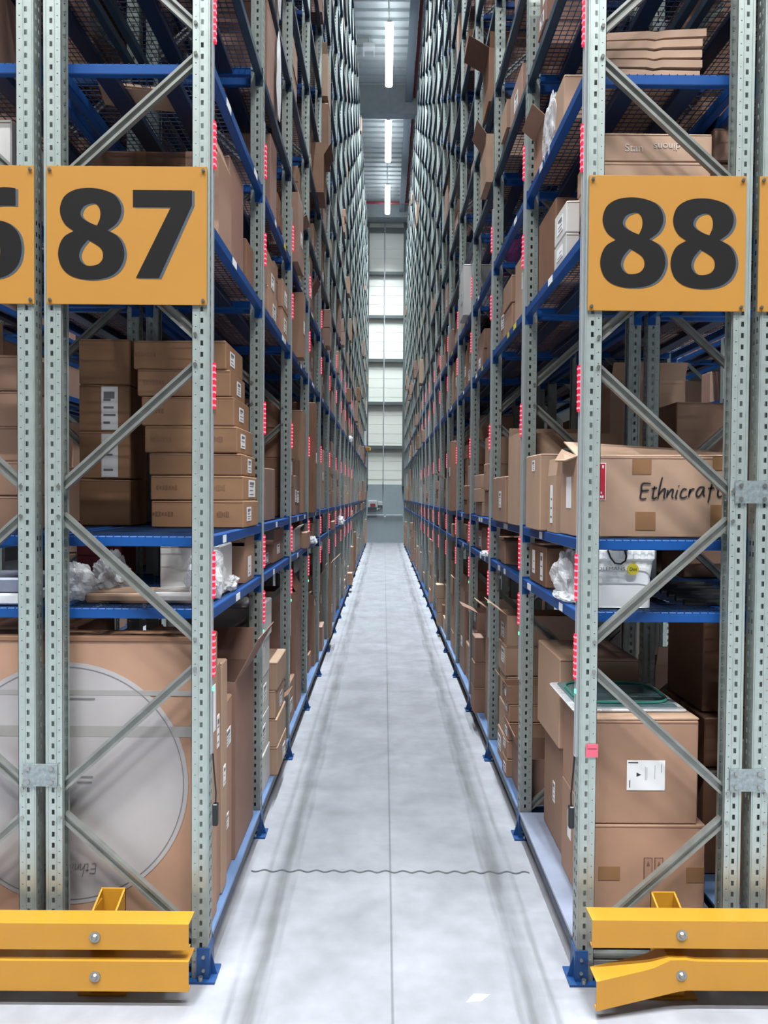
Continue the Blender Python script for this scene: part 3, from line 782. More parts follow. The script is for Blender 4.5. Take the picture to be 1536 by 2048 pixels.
def carton(x0, x1, y0, y1, z0, z1, m='kraft', label='', group=None, tape=None, labs=(), op=False, flaps=(), marks=(), rot=0, seed=0, name='carton', cat='box', lean=0):
    r2 = random.Random(seed or int(abs(x0*7919+y0*104729+z0*1299709)))
    w, d, h = x1-x0, y1-y0, z1-z0; loc = ((x0+x1)/2, (y0+y1)/2, z0+.001)
    bm_ = body_mb(w, d, h, op, r2); mats = [M[m], M['stamp']]
    if not (tape or labs or flaps):
        o = bm_.obj(name, mats, None, loc); o.rotation_euler = (0, lean, rot); tag(o, label, cat, group); return o
    t = thing(name, label, cat, loc, rot, group); t.rotation_euler = (0, lean, rot)
    bm_.obj('carton_body', mats, t)
    if tape:
        mb = MB(); e = .0014
        if tape in ('y', 'yx'): mb.box(-.025, -d/2-e, h*.80, .025, d/2+e, h+e)
        if tape in ('y', 'yx'): mb.box(-.025, -d/2-e, 0, .025, d/2+e, h*.2)
        if tape in ('x', 'yx'): mb.box(-w/2-e, -.025, h*.80, w/2+e, .025, h+e); mb.box(-w/2-e, -.025, 0, w/2+e, .025, h*.2)
        mb.obj('packing_tape', M['tape'], t)
    for (face, u, v, lw, lh) in labs:
        label_mb(face, w, d, h, u, v, lw, lh, r2).obj('shipping_label', [M['white'], M['faintink']], t)
    for (u, v, lw, lh) in marks:
        mb = MB(); n = 7; a0 = -w/2+u*w-lw/2; b0 = v*h
        for q in range(n):
            hh = lh*(.5+.5*abs(math.sin(q*2.3+seed))); mb.box(a0+lw*q/n, -d/2-.0008, b0-hh/2, a0+lw*(q+.72)/n, -d/2+.001, b0+hh/2)
        mb.obj('faint_print', M['kraft_dark'], t)
    for (sd, ang, ln) in flaps:
        flap_mb(sd, w, d, h, ang, ln).obj('flap', M[m], t)
    return t

def crumple(name, label, cat, loc, r, m, seed=1, n=22, amp=.35, group=None, smooth=False):
    rr = random.Random(seed); mb = MB(); vs = []
    ph = [(rr.uniform(2, 9), rr.uniform(2, 9), rr.uniform(0, 6)) for _ in range(7)]
    nt, npn = n, n*2
    for i in range(nt+1):
        th = PI*i/nt
        for j in range(npn):
            p = 2*PI*j/npn; k = 1+amp*(sum(math.sin(a*th+c)*math.cos(round(b)*p+c) for a, b, c in ph)/4+rr.uniform(-.09, .09))
            x, y, z = math.sin(th)*math.cos(p)*k*r[0], math.sin(th)*math.sin(p)*k*r[1], math.cos(th)*k*r[2]
            vs.append((x, y, max(z, -r[2]*.95)+r[2]*.95))
    fs = [(i*npn+j, (i+1)*npn+j, (i+1)*npn+(j+1) % npn, i*npn+(j+1) % npn) for i in range(nt) for j in range(npn)]
    mb.add(vs, fs); return tag(mb.obj(name, m, None, loc, smooth), label, cat, group)

EX = math.radians
# ===== left rack, first bay =====
Yc = 3.40
cx, cz = W(133, 1567, Yc)
# the big square carton with the printed disc, reaching into the rack behind
x1_ = XL-.018; w_ = 1.34
t = thing('tabletop_carton', 'huge flat brown carton with pale printed circle on the left bottom shelf', 'box', (x1_-w_/2, Yc+.07, .172))
mb = MB(); mb.cbox(-w_/2, -.07, 0, w_/2, .07, 1.345, .006); mb.obj('carton_body', M['kraft'], t)
mb = MB(); dx, dz = cx-(x1_-w_/2), cz-.172; R0 = .565
mb.cyl((dx, -.0705, dz), (dx, -.0715, dz), R0, 96); mb.obj('printed_circle', M['disc'], t)
mb = MB(); n = 96
for r0, r1 in ((R0-.024, R0-.020),):
    vs = [(dx+r*math.cos(2*PI*i/n), -.0725, dz+r*math.sin(2*PI*i/n)) for r in (r0, r1) for i in range(n)]
    mb.add(vs, [(i, (i+1) % n, n+(i+1) % n, n+i) for i in range(n)])
mb.obj('ring_line', M['faintink'], t)
mb = MB(); zb = W(150, 1462, Yc)[1]-.172; mb.box(-w_/2-.001, -.0722, zb-.025, w_/2+.001, -.0705, zb+.025)
zb = W(150, 1385, Yc)[1]-.172; mb.box(-w_/2-.001, -.0722, zb-.012, w_/2+.001, -.0705, zb+.012)
mb.obj('packing_tape', M['discband'], t)
xx, zz = W(192, 1727, Yc); script(1/2.473*Yc/F*.335, .0022, True, M['faintink'], 'script_print', t, (xx-(x1_-w_/2), -.0732, zz-.172))
mb = MB()
for (a, b_, c_) in ((132, 190, 1397), (150, 186, 1553), (155, 184, 1564)):
    p, q = W(a, c_, Yc); p2, _ = W(b_, c_, Yc); mb.box(p-(x1_-w_/2), -.0735, q-.172-.0035, p2-(x1_-w_/2), -.0725, q-.172+.0035)
mb.obj('small_print', M['faintink'], t)
mb = MB(); mb.cbox(-w_/2+.01, -.075, 1.335, w_/2-.0, .075, 1.365, .006); mb.obj('wrapped_top_edge', M['kraft_dark'], t)
mb = MB(); mb.box(w_/2, -.06, .9, w_/2+.002, .03, 1.12); mb.obj('side_label', M['white'], t)

xa = XL
carton(xa-.66, xa-.03, 3.56, 3.66, .176, 1.36, 'kraft', 'tall flat carton standing right behind the circle carton, left bottom shelf', None, labs=[('r', .5, .72, .05, .16)])
carton(xa-.62, xa-.025, 3.68, 3.80, .176, 1.35, 'kraft_light', 'pale tall flat carton, second behind the circle carton, left bottom shelf', None, tape='y', labs=[('r', .45, .5, .05, .1)])
carton(xa-.60, xa-.045, 3.82, 4.02, .176, 1.10, 'kraft', 'shorter tall carton with side label, left bottom shelf of first bay', None, labs=[('r', .5, .78, .12, .09), ('r', .4, .3, .06, .08)])
carton(xa-.60, xa-.03, 4.04, 4.60, .176, 1.16, 'kraft_pink', 'open carton with one raised flap, far end of left first bay, bottom', None, op=True, flaps=[('r', EX(28), .27), ('b', EX(8), .2), ('l', EX(0), .22)])
# hanging things under the lower shelf, lower-left
# shelf at 1.67
x, z = W(320, 1205, 3.75); x2, z2 = W(440, 1085, 3.75)
carton(x, min(x2, xa-.03), 3.75, 4.05, 1.674, 1.93, 'whitebox', 'off-white carton in film on the left lower narrow shelf', None, tape=None)
x, z = W(178, 1203, 3.55); x2, _ = W(404, 1203, 3.55)
t = thing('flat_parcel', 'flat brown parcel in shiny film on the left narrow shelf', 'parcel', ((x+x2)/2, 3.62, 1.674))
mb = MB(); mb.cbox(-(x2-x)/2, -.13, 0, (x2-x)/2, .14, .045, .012); mb.obj('parcel_body', M['kraft_light'], t)
mb = MB(); mb.cbox(.02, -.135, -.0, (x2-x)/2+.01, .145, .052, .016); mb.obj('film_wrap', M['plastic'], t)
crumple('plastic_film', 'crumpled clear plastic by the left front light bar, narrow shelf', 'plastic wrap', (xa-.10, 3.66, 1.674), (.085, .16, .125), M['plastic'], 3)
crumple('plastic_film', 'flat crumpled film on the shelf edge under the left plastic bundle', 'plastic wrap', (xa-.06, 3.98, 1.674), (.05, .12, .04), M['plastic'], 4)
x, z = W(150, 1190, 3.62); crumple('plastic_bag', 'grey plastic bag behind the left rear post on the narrow shelf', 'plastic bag', (x, 3.6, 1.674), (.10, .12, .085), M['plastic'], 5)
x, z = W(200, 1180, 3.62); crumple('plastic_bag', 'grey folded plastic bag pointing up beside the flat brown parcel', 'plastic bag', (x, 3.78, 1.674), (.075, .1, .10), M['plastic'], 6, amp=.5)
x, z = W(160, 1140, 4.3); carton(x, x+.26, 4.25, 4.5, 1.674, 1.93, 'darkred', 'dark red box deep on the left narrow shelf', None)
carton(xa-.36, xa-.03, 4.30, 4.60, 1.674, 1.89, 'kraft', 'brown carton with hand hole and labels, far end of left narrow shelf', None, labs=[('f', .62, .62, .05, .05), ('r', .5, .4, .10, .12)], op=True, flaps=[('r', EX(4), .05)])
# shelf at 2.0 : leaning stack of seven
hs = [.155, .14, .125, .15, .165, .15, .16]; z = 2.004; xs, _ = W(303, 1040, 4.10); xe = W(488, 1040, 4.10)[0]
names7 = ['bottom', 'second', 'third', 'fourth', 'fifth', 'sixth', 'top']
off = [0, -.006, -.016, -.036, -.056, -.080, -.098]
for q, h in enumerate(hs):
    hh = h*.97
    carton(xs+off[q], xe+off[q], 4.10, 4.55, z, z+hh, 'kraft_warm', '%s carton of the leaning seven-high stack behind the left brace' % names7[q], 'leaning stack of cartons', labs=[('r', .35+.1*(q % 3), .5, .12, .08)] if q != 1 else [('r', .6, .5, .2, .1)], seed=50+q, rot=(q % 3-1)*.012, marks=[(.13+.05*(q % 2), .5, .12, .028), (.78-.04*(q % 3), .5, .07, .035)] if q != 2 else [])
    z += hh+.003
x, _ = W(165, 800, 4.35); x2, _ = W(268, 800, 4.35)
z = 2.004
for q, h in enumerate((.27, .27, .27, .26)):
    carton(x, x2-.005, 4.30, 4.6, z, z+h, 'kraft_warm', '%s carton of the four-high stack left of the leaning stack' % ['bottom', 'second', 'third', 'top'][q], 'straight stack of cartons', labs=[('f', .60, .5, .095, .25)] if q in (1, 2) else (), seed=70+q)
    z += h+.003
# shelf at 3.365 : things above / beside the sign
x, z = W(180, 306, 3.85); x2, _ = W(384, 306, 3.85)
carton(x, x2, 3.85, 4.35, 3.407, W(180, 303, 3.85)[1], 'kraft_dark', 'brown wrapped carton peeping over the 87 sign', None, tape='y')
carton(xa-.19, xa-.03, 3.60, 3.9, 3.407, 3.84, 'kraft', 'upright carton with slanted top right of the 87 sign', None, op=True, flaps=[('r', EX(-20), .14)])
carton(xa-.20, xa-.05, 3.95, 4.33, 3.407, 3.98, 'kraft_pink', 'tall carton behind the slanted one right of the 87 sign', None)
carton(xa-.40, xa-.04, 4.38, 4.62, 3.407, 3.70, 'kraft_dark', 'dark carton at the far end of the shelf level with the 87 sign', None)
carton(xa-.60, xa-.2, 3.55, 3.75, 4.127, 4.115, 'kraft_light', 'folded cardboard sheet on the left shelf over the 87 sign', None, rot=.2)
# adjacent left rack
x2, _ = W(64, 900, 3.75); z = 2.004
for q, h in enumerate((.17, .17, .17, .175, .175)):
    carton(x2-.50, x2, 3.70, 4.15, z, z+h, 'kraft', '%s of five stacked cartons at the left picture edge' % ['bottom', 'second', 'third', 'fourth', 'top'][q], 'five-high stack at the left edge', tape='y' if q == 3 else None, seed=90+q)
    z += h+.003
x2 = W(64, 1180, 3.5)[0]
mb = MB(); mb.cbox(-.5, -.15, 0, 0, .2, .055, .01); tag(mb.obj('foam_sheet', M['whiteplastic'], None, (x2, 3.55, 1.673)), 'pale flat foam sheet on the narrow shelf at the left edge', 'packaging')
mb = MB(); mb.cbox(-.5, -.15, 0, -.01, .2, .07, .01); tag(mb.obj('wrapped_slab', M['grey_panel'], None, (x2, 3.56, 1.73)), 'grey-blue wrapped slab on top of the pale foam sheet, left edge', 'packaging')
carton(x2-.45, x2+.03, 3.95, 4.5, .176, 1.48, 'kraft_dark', 'dark carton behind the circle carton at the left edge', None)
x = W(0, 700, 4.2)[0]; carton(x-.3, x+.12, 4.15, 4.6, 3.407, 3.7, 'kraft_dark', 'dark carton on the left-edge shelf behind the 86 sign', None)
x, _ = W(12, 300, 3.5); carton(x-.2, x+.05, 3.45, 3.8, 4.127-.72, 4.127-.72+.50, 'whitebox', 'grey-white carton rising over the cut-off left sign', None)

# ===== right rack, first bay =====
xa = XR
YF = 3.42
x0c = xa+.105; x1c = W(1397, 1500, YF)[0]
x2c = W(1410, 1750, YF)[0]
zt_ = W(1300, 1442, YF)[1]; zm = W(1300, 1648, YF)[1]
def big_carton(x0, x1, z0, z1, label, labsticker, tint, m='kraft_light'):
    t = thing('carton', label, 'box', ((x0+x1)/2, YF+.30, z0), 0, None); w = x1-x0; h = z1-z0
    body_mb(w, .60, h, False, random.Random(5)).obj('carton_body', [M[m], M['stamp']], t)
    return t, w, h
t, w, h = big_carton(x0c, x2c, .176, zm-.006, 'large brown carton at the bottom of the right stack, beside the bent guard', None, 0, 'kraft')
def on(px, py, t): p, q = W(px, py, YF); return p-t.location.x, q-t.location.z
mb = MB(); a, b = on(1287, 1760, t); a2, b2 = on(1318, 1715, t)
for q in range(2):
    mb.box(a+q*.05, -.3022, b, a+q*.05+.040, -.3005, b2, 0); mb.box(a+q*.05+.004, -.3026, b+.004, a+q*.05+.036, -.3021, b2-.004, 1)
    mb.prism([(a+q*.05+.012, b2-.04), (a+q*.05+.028, b2-.04), (a+q*.05+.020, b2-.015)], -.303, -.3025, 0)
mb.obj('care_print', [M['stamp'], M['kraft']], t)
mb = MB()
for (u, v, u2, v2) in ((1197, 1760, 1240, 1733), (1372, 1765, 1408, 1735)):
    a, b = on(u, v, t); a2, b2 = on(u2, v2, t); mb = MB(); mb.box(a, -.3016, b, min(a2, w/2), -.3005, b2); mb.obj('packing_tape', M['tape'], t)
for q_ in ((-.12, .25, -.02, .40), (.1, .22, .17, .36)):
    mb = MB(); mb.box(-w/2-.0015, q_[0], q_[1], -w/2+.001, q_[2], q_[3]); mb.obj('side_label', M['white'], t)
t, w, h = big_carton(x0c+.002, x1c, zm, zt_, 'large brown carton with white square label, top of the right stack', None, 0, 'kraft')
a, b = on(1253, 1580, t); a2, b2 = on(1330, 1521, t)
mb = MB(); mb.box(a, -.3022, b, a2, -.3005, b2, 0)
for (p, q, p2, q2) in ((1256, 1526, 1276, 1524), (1258, 1575, 1260, 1560), (1290, 1560, 1291, 1533), (1293, 1560, 1294, 1535), (1309, 1558, 1310, 1530), (1322, 1545, 1323, 1528)):
    c0, d0 = on(p, q, t); c1, d1 = on(p2, q2, t); mb.box(c0, -.3026, d0, c1, -.3021, d1, 1)
c0, d0 = on(1277, 1549, t); mb.prism([(c0-.010, d0-.010), (c0+.012, d0), (c0-.010, d0+.010)], -.3028, -.3021, 1)
mb.obj('paper_label', [M['white'], M['ink']], t)
# loose lid flap on its top
mb = MB(); mb.cbox(-w/2, -.30, h-.004, w/2, .02, h+.004, .001)
mb.v = [(x, y, z+.012*math.sin((x+w/2)/w*PI*2.2)*(1 if y < -.1 else .2)+.004) for x, y, z in mb.v]; mb.obj('lid_flap', M['kraft_light'], t)
# tall slab cartons behind along the lane
carton(xa+.13, xa+.58, 4.05, 4.58, .176, .80, 'kraft', 'brown carton behind the big right stack, on the bottom deck', None, labs=[('l', .5, .45, .05, .12)])
carton(xa+.085, xa+.52, 4.04, 4.58, .803, 1.30, 'kraft_light', 'carton pushed to the lane edge behind the glass tray', None, tape=None, rot=.01)
# tray with a green glass rim on the stack
x0t = x0c-.05; x1t = W(1345, 1400, 3.62)[0]
t = thing('glass_tray', 'grey-green glass tray in film on the big right cartons', 'tray', ((x0t+x1t)/2, 3.76, zt_+.012)); w = x1t-x0t
mb = MB(); mb.cbox(-w/2, -.22, 0, w/2, .22, .028, .012); mb.obj('tray_body', M['greenish'], t)
mb = MB(); mb.tube([(w/2*.93*(abs(math.cos(a))**.5)*(1 if math.cos(a) > 0 else -1), .20*(abs(math.sin(a))**.5)*(1 if math.sin(a) > 0 else -1), .034) for a in [2*PI*i/40 for i in range(41)]], .007, 6)
mb.obj('tray_rim', M['greenrim'], t)
mb = MB(); mb.cbox(-w/2-.03, -.25, .0, w/2+.03, .25, .018, .008); mb.obj('film_wrap', M['plastic'], t)
# bottom far right in the rack behind
x = W(1412, 1500, 3.9)[0]
carton(x, x+.55, 3.92, 4.5, .176, .75, 'kraft_dark', 'dark taped carton low behind the right rear posts', None, tape='x', labs=[('f', .3, .95, .3, .03)])
carton(x, x+.55, 3.92, 4.5, .755, 1.02, 'kraft_dark', 'dark middle carton behind the right rear posts', None, tape='x')
carton(x+.02, x+.50, 4.0, 4.5, 1.025, 1.56, 'kraft_dark', 'tall dark carton on top behind the right rear posts', None)
x = W(1512, 1500, 3.5)[0]
carton(x, x+.4, 3.46, 3.9, .176, .80, 'kraft', 'brown carton at the right picture edge near the guard', None, labs=[('f', .3, .5, .1, .1)])
for q in range(3): carton(x, x+.42, 3.46, 3.9, 1.0+q*.16, 1.15+q*.16, 'kraft', '%s white-labelled carton in the pile at the right picture edge' % ['bottom', 'middle', 'top'][q], 'pile at the right edge', labs=[('f', .3, .5, .16, .08)])
mb = MB(); mb.cbox(0, 0, 0, .4, .4, .19, .01); tag(mb.obj('plastic_crate', M['whiteplastic'], None, (x, 3.46, .81)), 'white crate at the right picture edge under the pile', 'crate')
carton(2.0, 2.45, 6.2, 6.7, .80, 1.35, 'whitebox', 'white carton glimpsed between the posts behind the glass tray', None)
# narrow shelf 1.67: white bag
YG = 3.46
x0b, _ = W(1180, 1150, YG); x1b, _ = W(1306, 1150, YG); zb1 = W(1300, 1092, YG)[1]
t = thing('plastic_carry_case', 'white plastic case with black cord and yellow dot, right narrow shelf', 'case', ((x0b+x1b)/2, YG+.13, 1.674)); w = x1b-x0b; h = min(zb1-1.674, .275)
mb = MB(); n = 14; prof = []
for i in range(n+1):
    f = i/n; z = h*f; ww = w/2*(1+.03*math.sin(f*PI))+(.0 if f < .5 else .02*math.sin((f-.5)*PI))
    prof.append((ww, .13*(1-.25*f), z))
vs = []; K = 24
for ww, dd, z in prof:
    for j in range(K):
        a = 2*PI*(j+.5)/K; c, s_ = math.cos(a), math.sin(a); e = .28
        vs.append((ww*abs(c)**e*(1 if c > 0 else -1), dd*abs(s_)**e*(1 if s_ > 0 else -1), z))
fs = [(i*K+j, i*K+(j+1) % K, (i+1)*K+(j+1) % K, (i+1)*K+j) for i in range(n) for j in range(K)]+[tuple(range(K))[::-1], tuple(n*K+j for j in range(K))]
mb.add(vs, fs); mb.obj('case_body', M['whiteplastic'], t, smooth=False)
mb = MB(); mb.cbox(-w/2-.004, -.115, h*.80, w/2+.018, .11, h*1.0, .01)
for q in range(9): mb.box(-w/2+.012+q*w/9, -.119, h*.83, -w/2+.03+q*w/9, -.113, h*.97)
mb.obj('lid', M['white'], t)
mb = MB(); c0 = W(1236, 1100, YG)[0]-t.location.x
mb.tube([(c0-.045, -.12, h*.98), (c0-.035, -.13, h*.86), (c0-.015, -.135, h*.76), (c0+.012, -.135, h*.75), (c0+.034, -.132, h*.80), (c0+.040, -.13, h*.88), (c0+.036, -.12, h*.98)], .0045, 8); mb.obj('cord_handle', M['black'], t)
a, b = W(1268, 1139, YG-.01); a -= t.location.x; b -= t.location.z
mb = MB(); mb.cyl((a, -.122, b), (a, -.1285, b), .0265, 28); mb.obj('yellow_dot', M['dotyellow'], t)
text_mesh('Dot', .022, M['ink'], 'dot_print', t, (a, -.1290, b-.007), align='CENTER')
text_mesh('TOLLMANS', .0235, M['faintink'], 'logo_print', t, (a-.036, -.1275, b-.006), align='RIGHT', sx=1.25)
crumple('bubble_wrap', 'shiny bubble-wrapped bundle at the lane edge, right narrow shelf', 'plastic wrap', (xa+.075, 3.82, 1.674), (.075, .16, .115), M['plastic'], 8)
crumple('plastic_film', 'loose flat film in front of the bubble-wrapped bundle, right side', 'plastic wrap', (xa+.035, 3.72, 1.674), (.05, .16, .02), M['plastic'], 9)
carton(xa+.03, xa+.40, 4.15, 4.60, 1.674, 1.90, 'kraft_dark', 'brown carton with two white labels, far end of right narrow shelf', None, labs=[('l', .75, .55, .07, .14), ('l', .25, .5, .06, .16)])
carton(xa+.12, xa+.5, 3.98, 4.13, 1.674, 1.94, 'kraft_dark', 'dark slim carton in front of the two-label carton, right narrow shelf', None)
# black mat bundles on narrow shelf behind the case
x = W(1335, 1200, 3.7)[0]
mb = MB()
for q in range(6): mb.cyl((x+.02, 3.55+q*.10, 1.69+.006*q), (x+.33, 3.55+q*.10, 1.69+.006*q), .016, 8)
tag(mb.obj('black_bundle', M['black'], None), 'dark bundle of black tubes lying behind the right brace, narrow shelf', 'bundle')
# shelf 2.0: long carton with script
YE = 3.47
xL, zB = W(1148, 1064, YE); xR_, zT = W(1486, 915, YE)
xL = max(xL, xa+.02); zT = W(1200, 912, YE)[1]
t = thing('script_carton', 'long brown carton with handwritten-style logo and red label, right shelf', 'box', ((xL+xR_)/2, YE+.16, 2.004)); w = xR_-xL; h = zT-2.004
body_mb(w, .32, h, False, random.Random(2)).obj('carton_body', [M['kraft_light'], M['stamp']], t)
mb = MB(); mb.add([(-w/2, -.16, h), (w/2, -.16, h+.006), (w/2, .10, h+.045), (-w/2, .10, h+.085), (-w/2, -.155, h-.004), (w/2, -.155, h+.002), (w/2, .104, h+.040), (-w/2, .104, h+.080)],
             [(0, 1, 2, 3), (7, 6, 5, 4), (0, 4, 5, 1), (1, 5, 6, 2), (2, 6, 7, 3), (3, 7, 4, 0)]); mb.obj('lid_flap', M['kraft_light'], t)
mb = MB(); mb.add([(-w/2, -.16, h), (-w/2-.05, -.12, h-.02), (-w/2-.045, .10, h-.01), (-w/2, .14, h+.05), (-w/2+.004, -.16, h-.005), (-w/2-.045, -.12, h-.026), (-w/2-.04, .10, h-.016), (-w/2+.004, .14, h+.045)],
             [(0, 1, 2, 3), (7, 6, 5, 4), (0, 4, 5, 1), (1, 5, 6, 2), (2, 6, 7, 3), (3, 7, 4, 0)]); mb.obj('flap', M['kraft_light'], t)
def onE(px, py): p, q = W(px, py, YE); return p-t.location.x, q-t.location.z
a, b = onE(1281, 997); script(1/4.8*YE/F, .0042, False, M['ink'], 'script_logo', t, (a, -.1635, b))
mb = MB()
for (u, v, u2, v2) in ((1265, 948, 1303, 918), (1271, 1060, 1311, 1024), (1425, 940, 1450, 905), (1420, 1052, 1445, 1010)):
    a, b = onE(u, v); a2, b2 = onE(u2, v2); mb = MB(); mb.box(a, -.1622, b, a2, -.160, min(b2, h)); mb.obj('packing_tape', M['tape'], t)
a, b = onE(1168, 1000); a2, b2 = onE(1212, 926)
mb = MB(); mb.box(a, -.1625, b, a2, -.160, b2, 1); mb.box(a+.003, -.1630, b+.003, a2-.003, -.1624, b2-.003, 0)
lab = mb.obj('red_label', [M['red'], M['white']], t)
text_mesh('E', .018, M['white'], 'label_print', lab, (a2-.010, -.1635, b2-.024), align='RIGHT', bold=.0008)
text_mesh('E', .013, M['white'], 'label_print', lab, (a2-.018, -.1635, b+.030), align='RIGHT', bold=.0006)
text_mesh('RE', .016, M['white'], 'label_print', lab, (a2-.010, -.1635, b+.010), align='RIGHT', bold=.0008)
mb = MB(); mb.box(-w/2-.002, -.06, h*.35, -w/2+.001, .03, h*.75); mb.obj('side_label', M['white'], t)
# cartons behind it
carton(xa+.005, xa+.70, 3.82, 4.02, 2.004, 2.30, 'kraft_light', 'slim brown carton with upright flap behind the logo carton', None, labs=[('l', .5, .5, .05, .2)], op=True, flaps=[('l', EX(-6), .09)])
carton(xa-.03, xa+.62, 4.05, 4.45, 2.004, 2.43, 'kraft_light', 'tall sandy carton jutting into the lane, right shelf, first bay', None, labs=[('l', .45, .85, .07, .06)])
carton(xa-.02, xa+.62, 4.78, 5.15, 2.004, 2.60, 'kraft_light', 'tallest sandy carton just behind the second right post', None, labs=[('f', .55, .8, .12, .05)], op=True, flaps=[('b', EX(0), .06)])
carton(xa-.03, xa+.45, 5.2, 5.8, 2.004, 2.33, 'kraft', 'mid-brown carton behind the tallest sandy one, right second bay', None, labs=[('l', .4, .5, .1, .12)])
# shelf 3.365: printed cartons above 88
YS = 3.40
x0s = W(1205, 300, YS)[0]; x1s = W(1425, 300, YS)[0]; zb_ = W(1300, 324, YS)[1]; zt3 = W(1300, 266, YS)[1]
carton(x0s, x1s-.005, YS, 4.0, 3.377, 3.377+.16, 'kraft_light', 'lowest light carton of three hidden behind the 88 sign', None)
carton(x0s, x1s-.005, YS, 4.0, 3.377+.163, zb_-.003, 'kraft_light', 'light carton whose top edge shows just above the 88 sign', None)
t = thing('printed_carton', 'light carton with faint grey lettering above the 88 sign', 'box', ((x0s+x1s)/2, YS+.22, zb_)); w = x1s-x0s; h = zt3-zb_
body_mb(w, .44, h, False, random.Random(3)).obj('carton_body', [M['kraft_light'], M['stamp']], t)
a, b = W(1249, 303, YS); a -= t.location.x; b -= t.location.z
text_mesh('Stan', .050, M['paleprint'], 'box_print', t, (a, -.2215, b))
a, b = W(1361, 287, YS); a -= t.location.x; b -= t.location.z
o = text_mesh('dinons', .046, M['paleprint'], 'box_print', t, (a, -.2215, b)); o.rotation_euler = (PI/2, PI, 0)
x = W(1428, 260, 3.7)[0]
for q in range(3): carton(x, x+.14, 3.7, 4.0, 3.377+q*.24, 3.60+q*.24 if q < 2 else 4.02, 'kraft', '%s small brown carton in the column right of the printed carton' % ['bottom', 'middle', 'top'][q], 'small column above the 88 sign', seed=300+q)
# lane edge of the same shelf
carton(xa+.01, xa+.08, 3.7, 3.95, 3.377, 3.50, 'whitebox', 'white labelled pack low at the lane edge left of the 88 sign', None, labs=[('l', .5, .5, .12, .06)])
carton(xa+.01, xa+.08, 3.7, 3.95, 3.503, 3.66, 'whitebox', 'white labelled pack, upper one, at the lane edge left of the 88 sign', None, labs=[('l', .5, .5, .12, .08)])
carton(xa+.06, xa+.55, 4.15, 4.6, 3.377, 3.86, 'kraft_dark', 'dark brown carton behind the second right post, sign-level shelf', None)
# shelf 4.085: flat pack stack, and wrapped carton by the lane
for q in range(5):
    z = 4.113+q*.040; xx, _ = W(1212, 130, 3.42); x2, _ = W(1404+(8 if q == 4 else 0)-(4 if q == 0 else 0), 130, 3.42)
    mb = MB(); n = 12; P = []
    for i in range(n+1):
        f = i/n; P.append((xx+(x2-xx)*f, .012*q*0 + (.008*f*(q-1)) + (-.006 if .45 < f < .58 else 0)))
    pts = [(a, z+b_) for a, b_ in P]+[(a, z+.033+b_) for a, b_ in reversed(P)]
    mb.prism(pts, 3.42-.003*(q % 2), 3.95)
    tag(mb.obj('flat_carton', M['kraft_light'], None), '%s folded flat carton in the pile above the printed carton' % ['bottom', 'second', 'third', 'fourth', 'top'][q], 'flat carton', 'pile of folded cartons')
carton(xa+.01, xa+.26, 3.78, 3.96, 4.097, 4.32, 'kraft_light', 'light carton by the lane, left of the folded carton pile', None)
carton(xa+.01, xa+.28, 3.99, 4.22, 4.097, 4.33, 'kraft_light', 'carton wrapped in hanging white film at the right lane edge', None, labs=[('l', .5, .5, .18, .16)])
crumple('plastic_film', 'white film draped over the right shelf edge beside the wrapped carton', 'plastic wrap', (xa+.02, 4.1, 4.05), (.03, .16, .16), M['plastic'], 12)
carton(xa+.02, xa+.30, 4.26, 4.58, 4.097, 4.36, 'kraft', 'small carton near the second right post, shelf of the folded pile', None, op=True, flaps=[('l', EX(50), .1)])
x = W(1405, 150, 3.75)[0]; carton(x, x+.14, 3.75, 4.1, 4.097, 4.20, 'kraft_dark', 'low dark carton right of the folded carton pile', None)

# notable cartons jutting into the lane higher up
xa = XL; z7 = LZ('L1', 7)+.002; z8 = LZ('L1', 8)+.002
carton(xa-.40, xa+.07, 9.02, 9.50, z7, z7+.62, 'kraft_dark', 'dark carton jutting far into the lane from the left rack, upper fifth bay', None, seed=401)
carton(xa-.40, xa+.06, 9.05, 9.55, z8, z8+.50, 'kraft_light', 'open sandy carton jutting out above the dark one, left upper fifth bay', None, op=True, flaps=[('r', EX(-12), .13), ('f', EX(20), .12)], seed=402)
z5 = LZ('L1', 5)+.002; z6 = LZ('L1', 6)+.002
carton(xa-.45, xa-.01, 4.95, 5.40, z5, z5+.60, 'kraft_pink', 'wrapped carton with a white glossy edge, left rack, second bay above sign level', None, seed=403)
carton(xa-.45, xa-.01, 4.95, 5.45, z6, z6+.60, 'kraft_light', 'wrapped carton above another one, left rack, second bay, high up', None, seed=404)
for z_, lab in ((z5, 'glossy white film strip down the front of the wrapped carton, left side'), (z6, 'glossy white film strip on the upper wrapped carton, left side')):
    crumple('plastic_film', lab, 'plastic wrap', (xa+.012, 5.30, z_), (.012, .09, .30), M['whiteplastic'], 31, amp=.15)
xa = XR; z5 = LZ('R1', 5)+.002; z6 = LZ('R1', 6)+.002
carton(xa-.05, xa+.40, 6.25, 6.62, z5, z5+.40, 'kraft_light', 'sandy carton jutting into the lane, right rack third bay, above sign level', None, op=True, flaps=[('l', EX(35), .14)], seed=405)
carton(xa-.02, xa+.40, 6.35, 6.75, z6, z6+.45, 'kraft_dark', 'dark open carton with hanging flap, right rack third bay, high up', None, op=True, flaps=[('l', EX(60), .2), ('f', EX(10), .12)], seed=406)
mb = MB(); mb.cbox(0, 0, 0, .35, .22, .26, .03); tag(mb.obj('magenta_parcel', M['magenta'], None, (XR+.06, 6.25, LZ('R1', 4)+.002)), 'magenta parcel on the right rack, third bay, behind the red light bar', 'parcel')

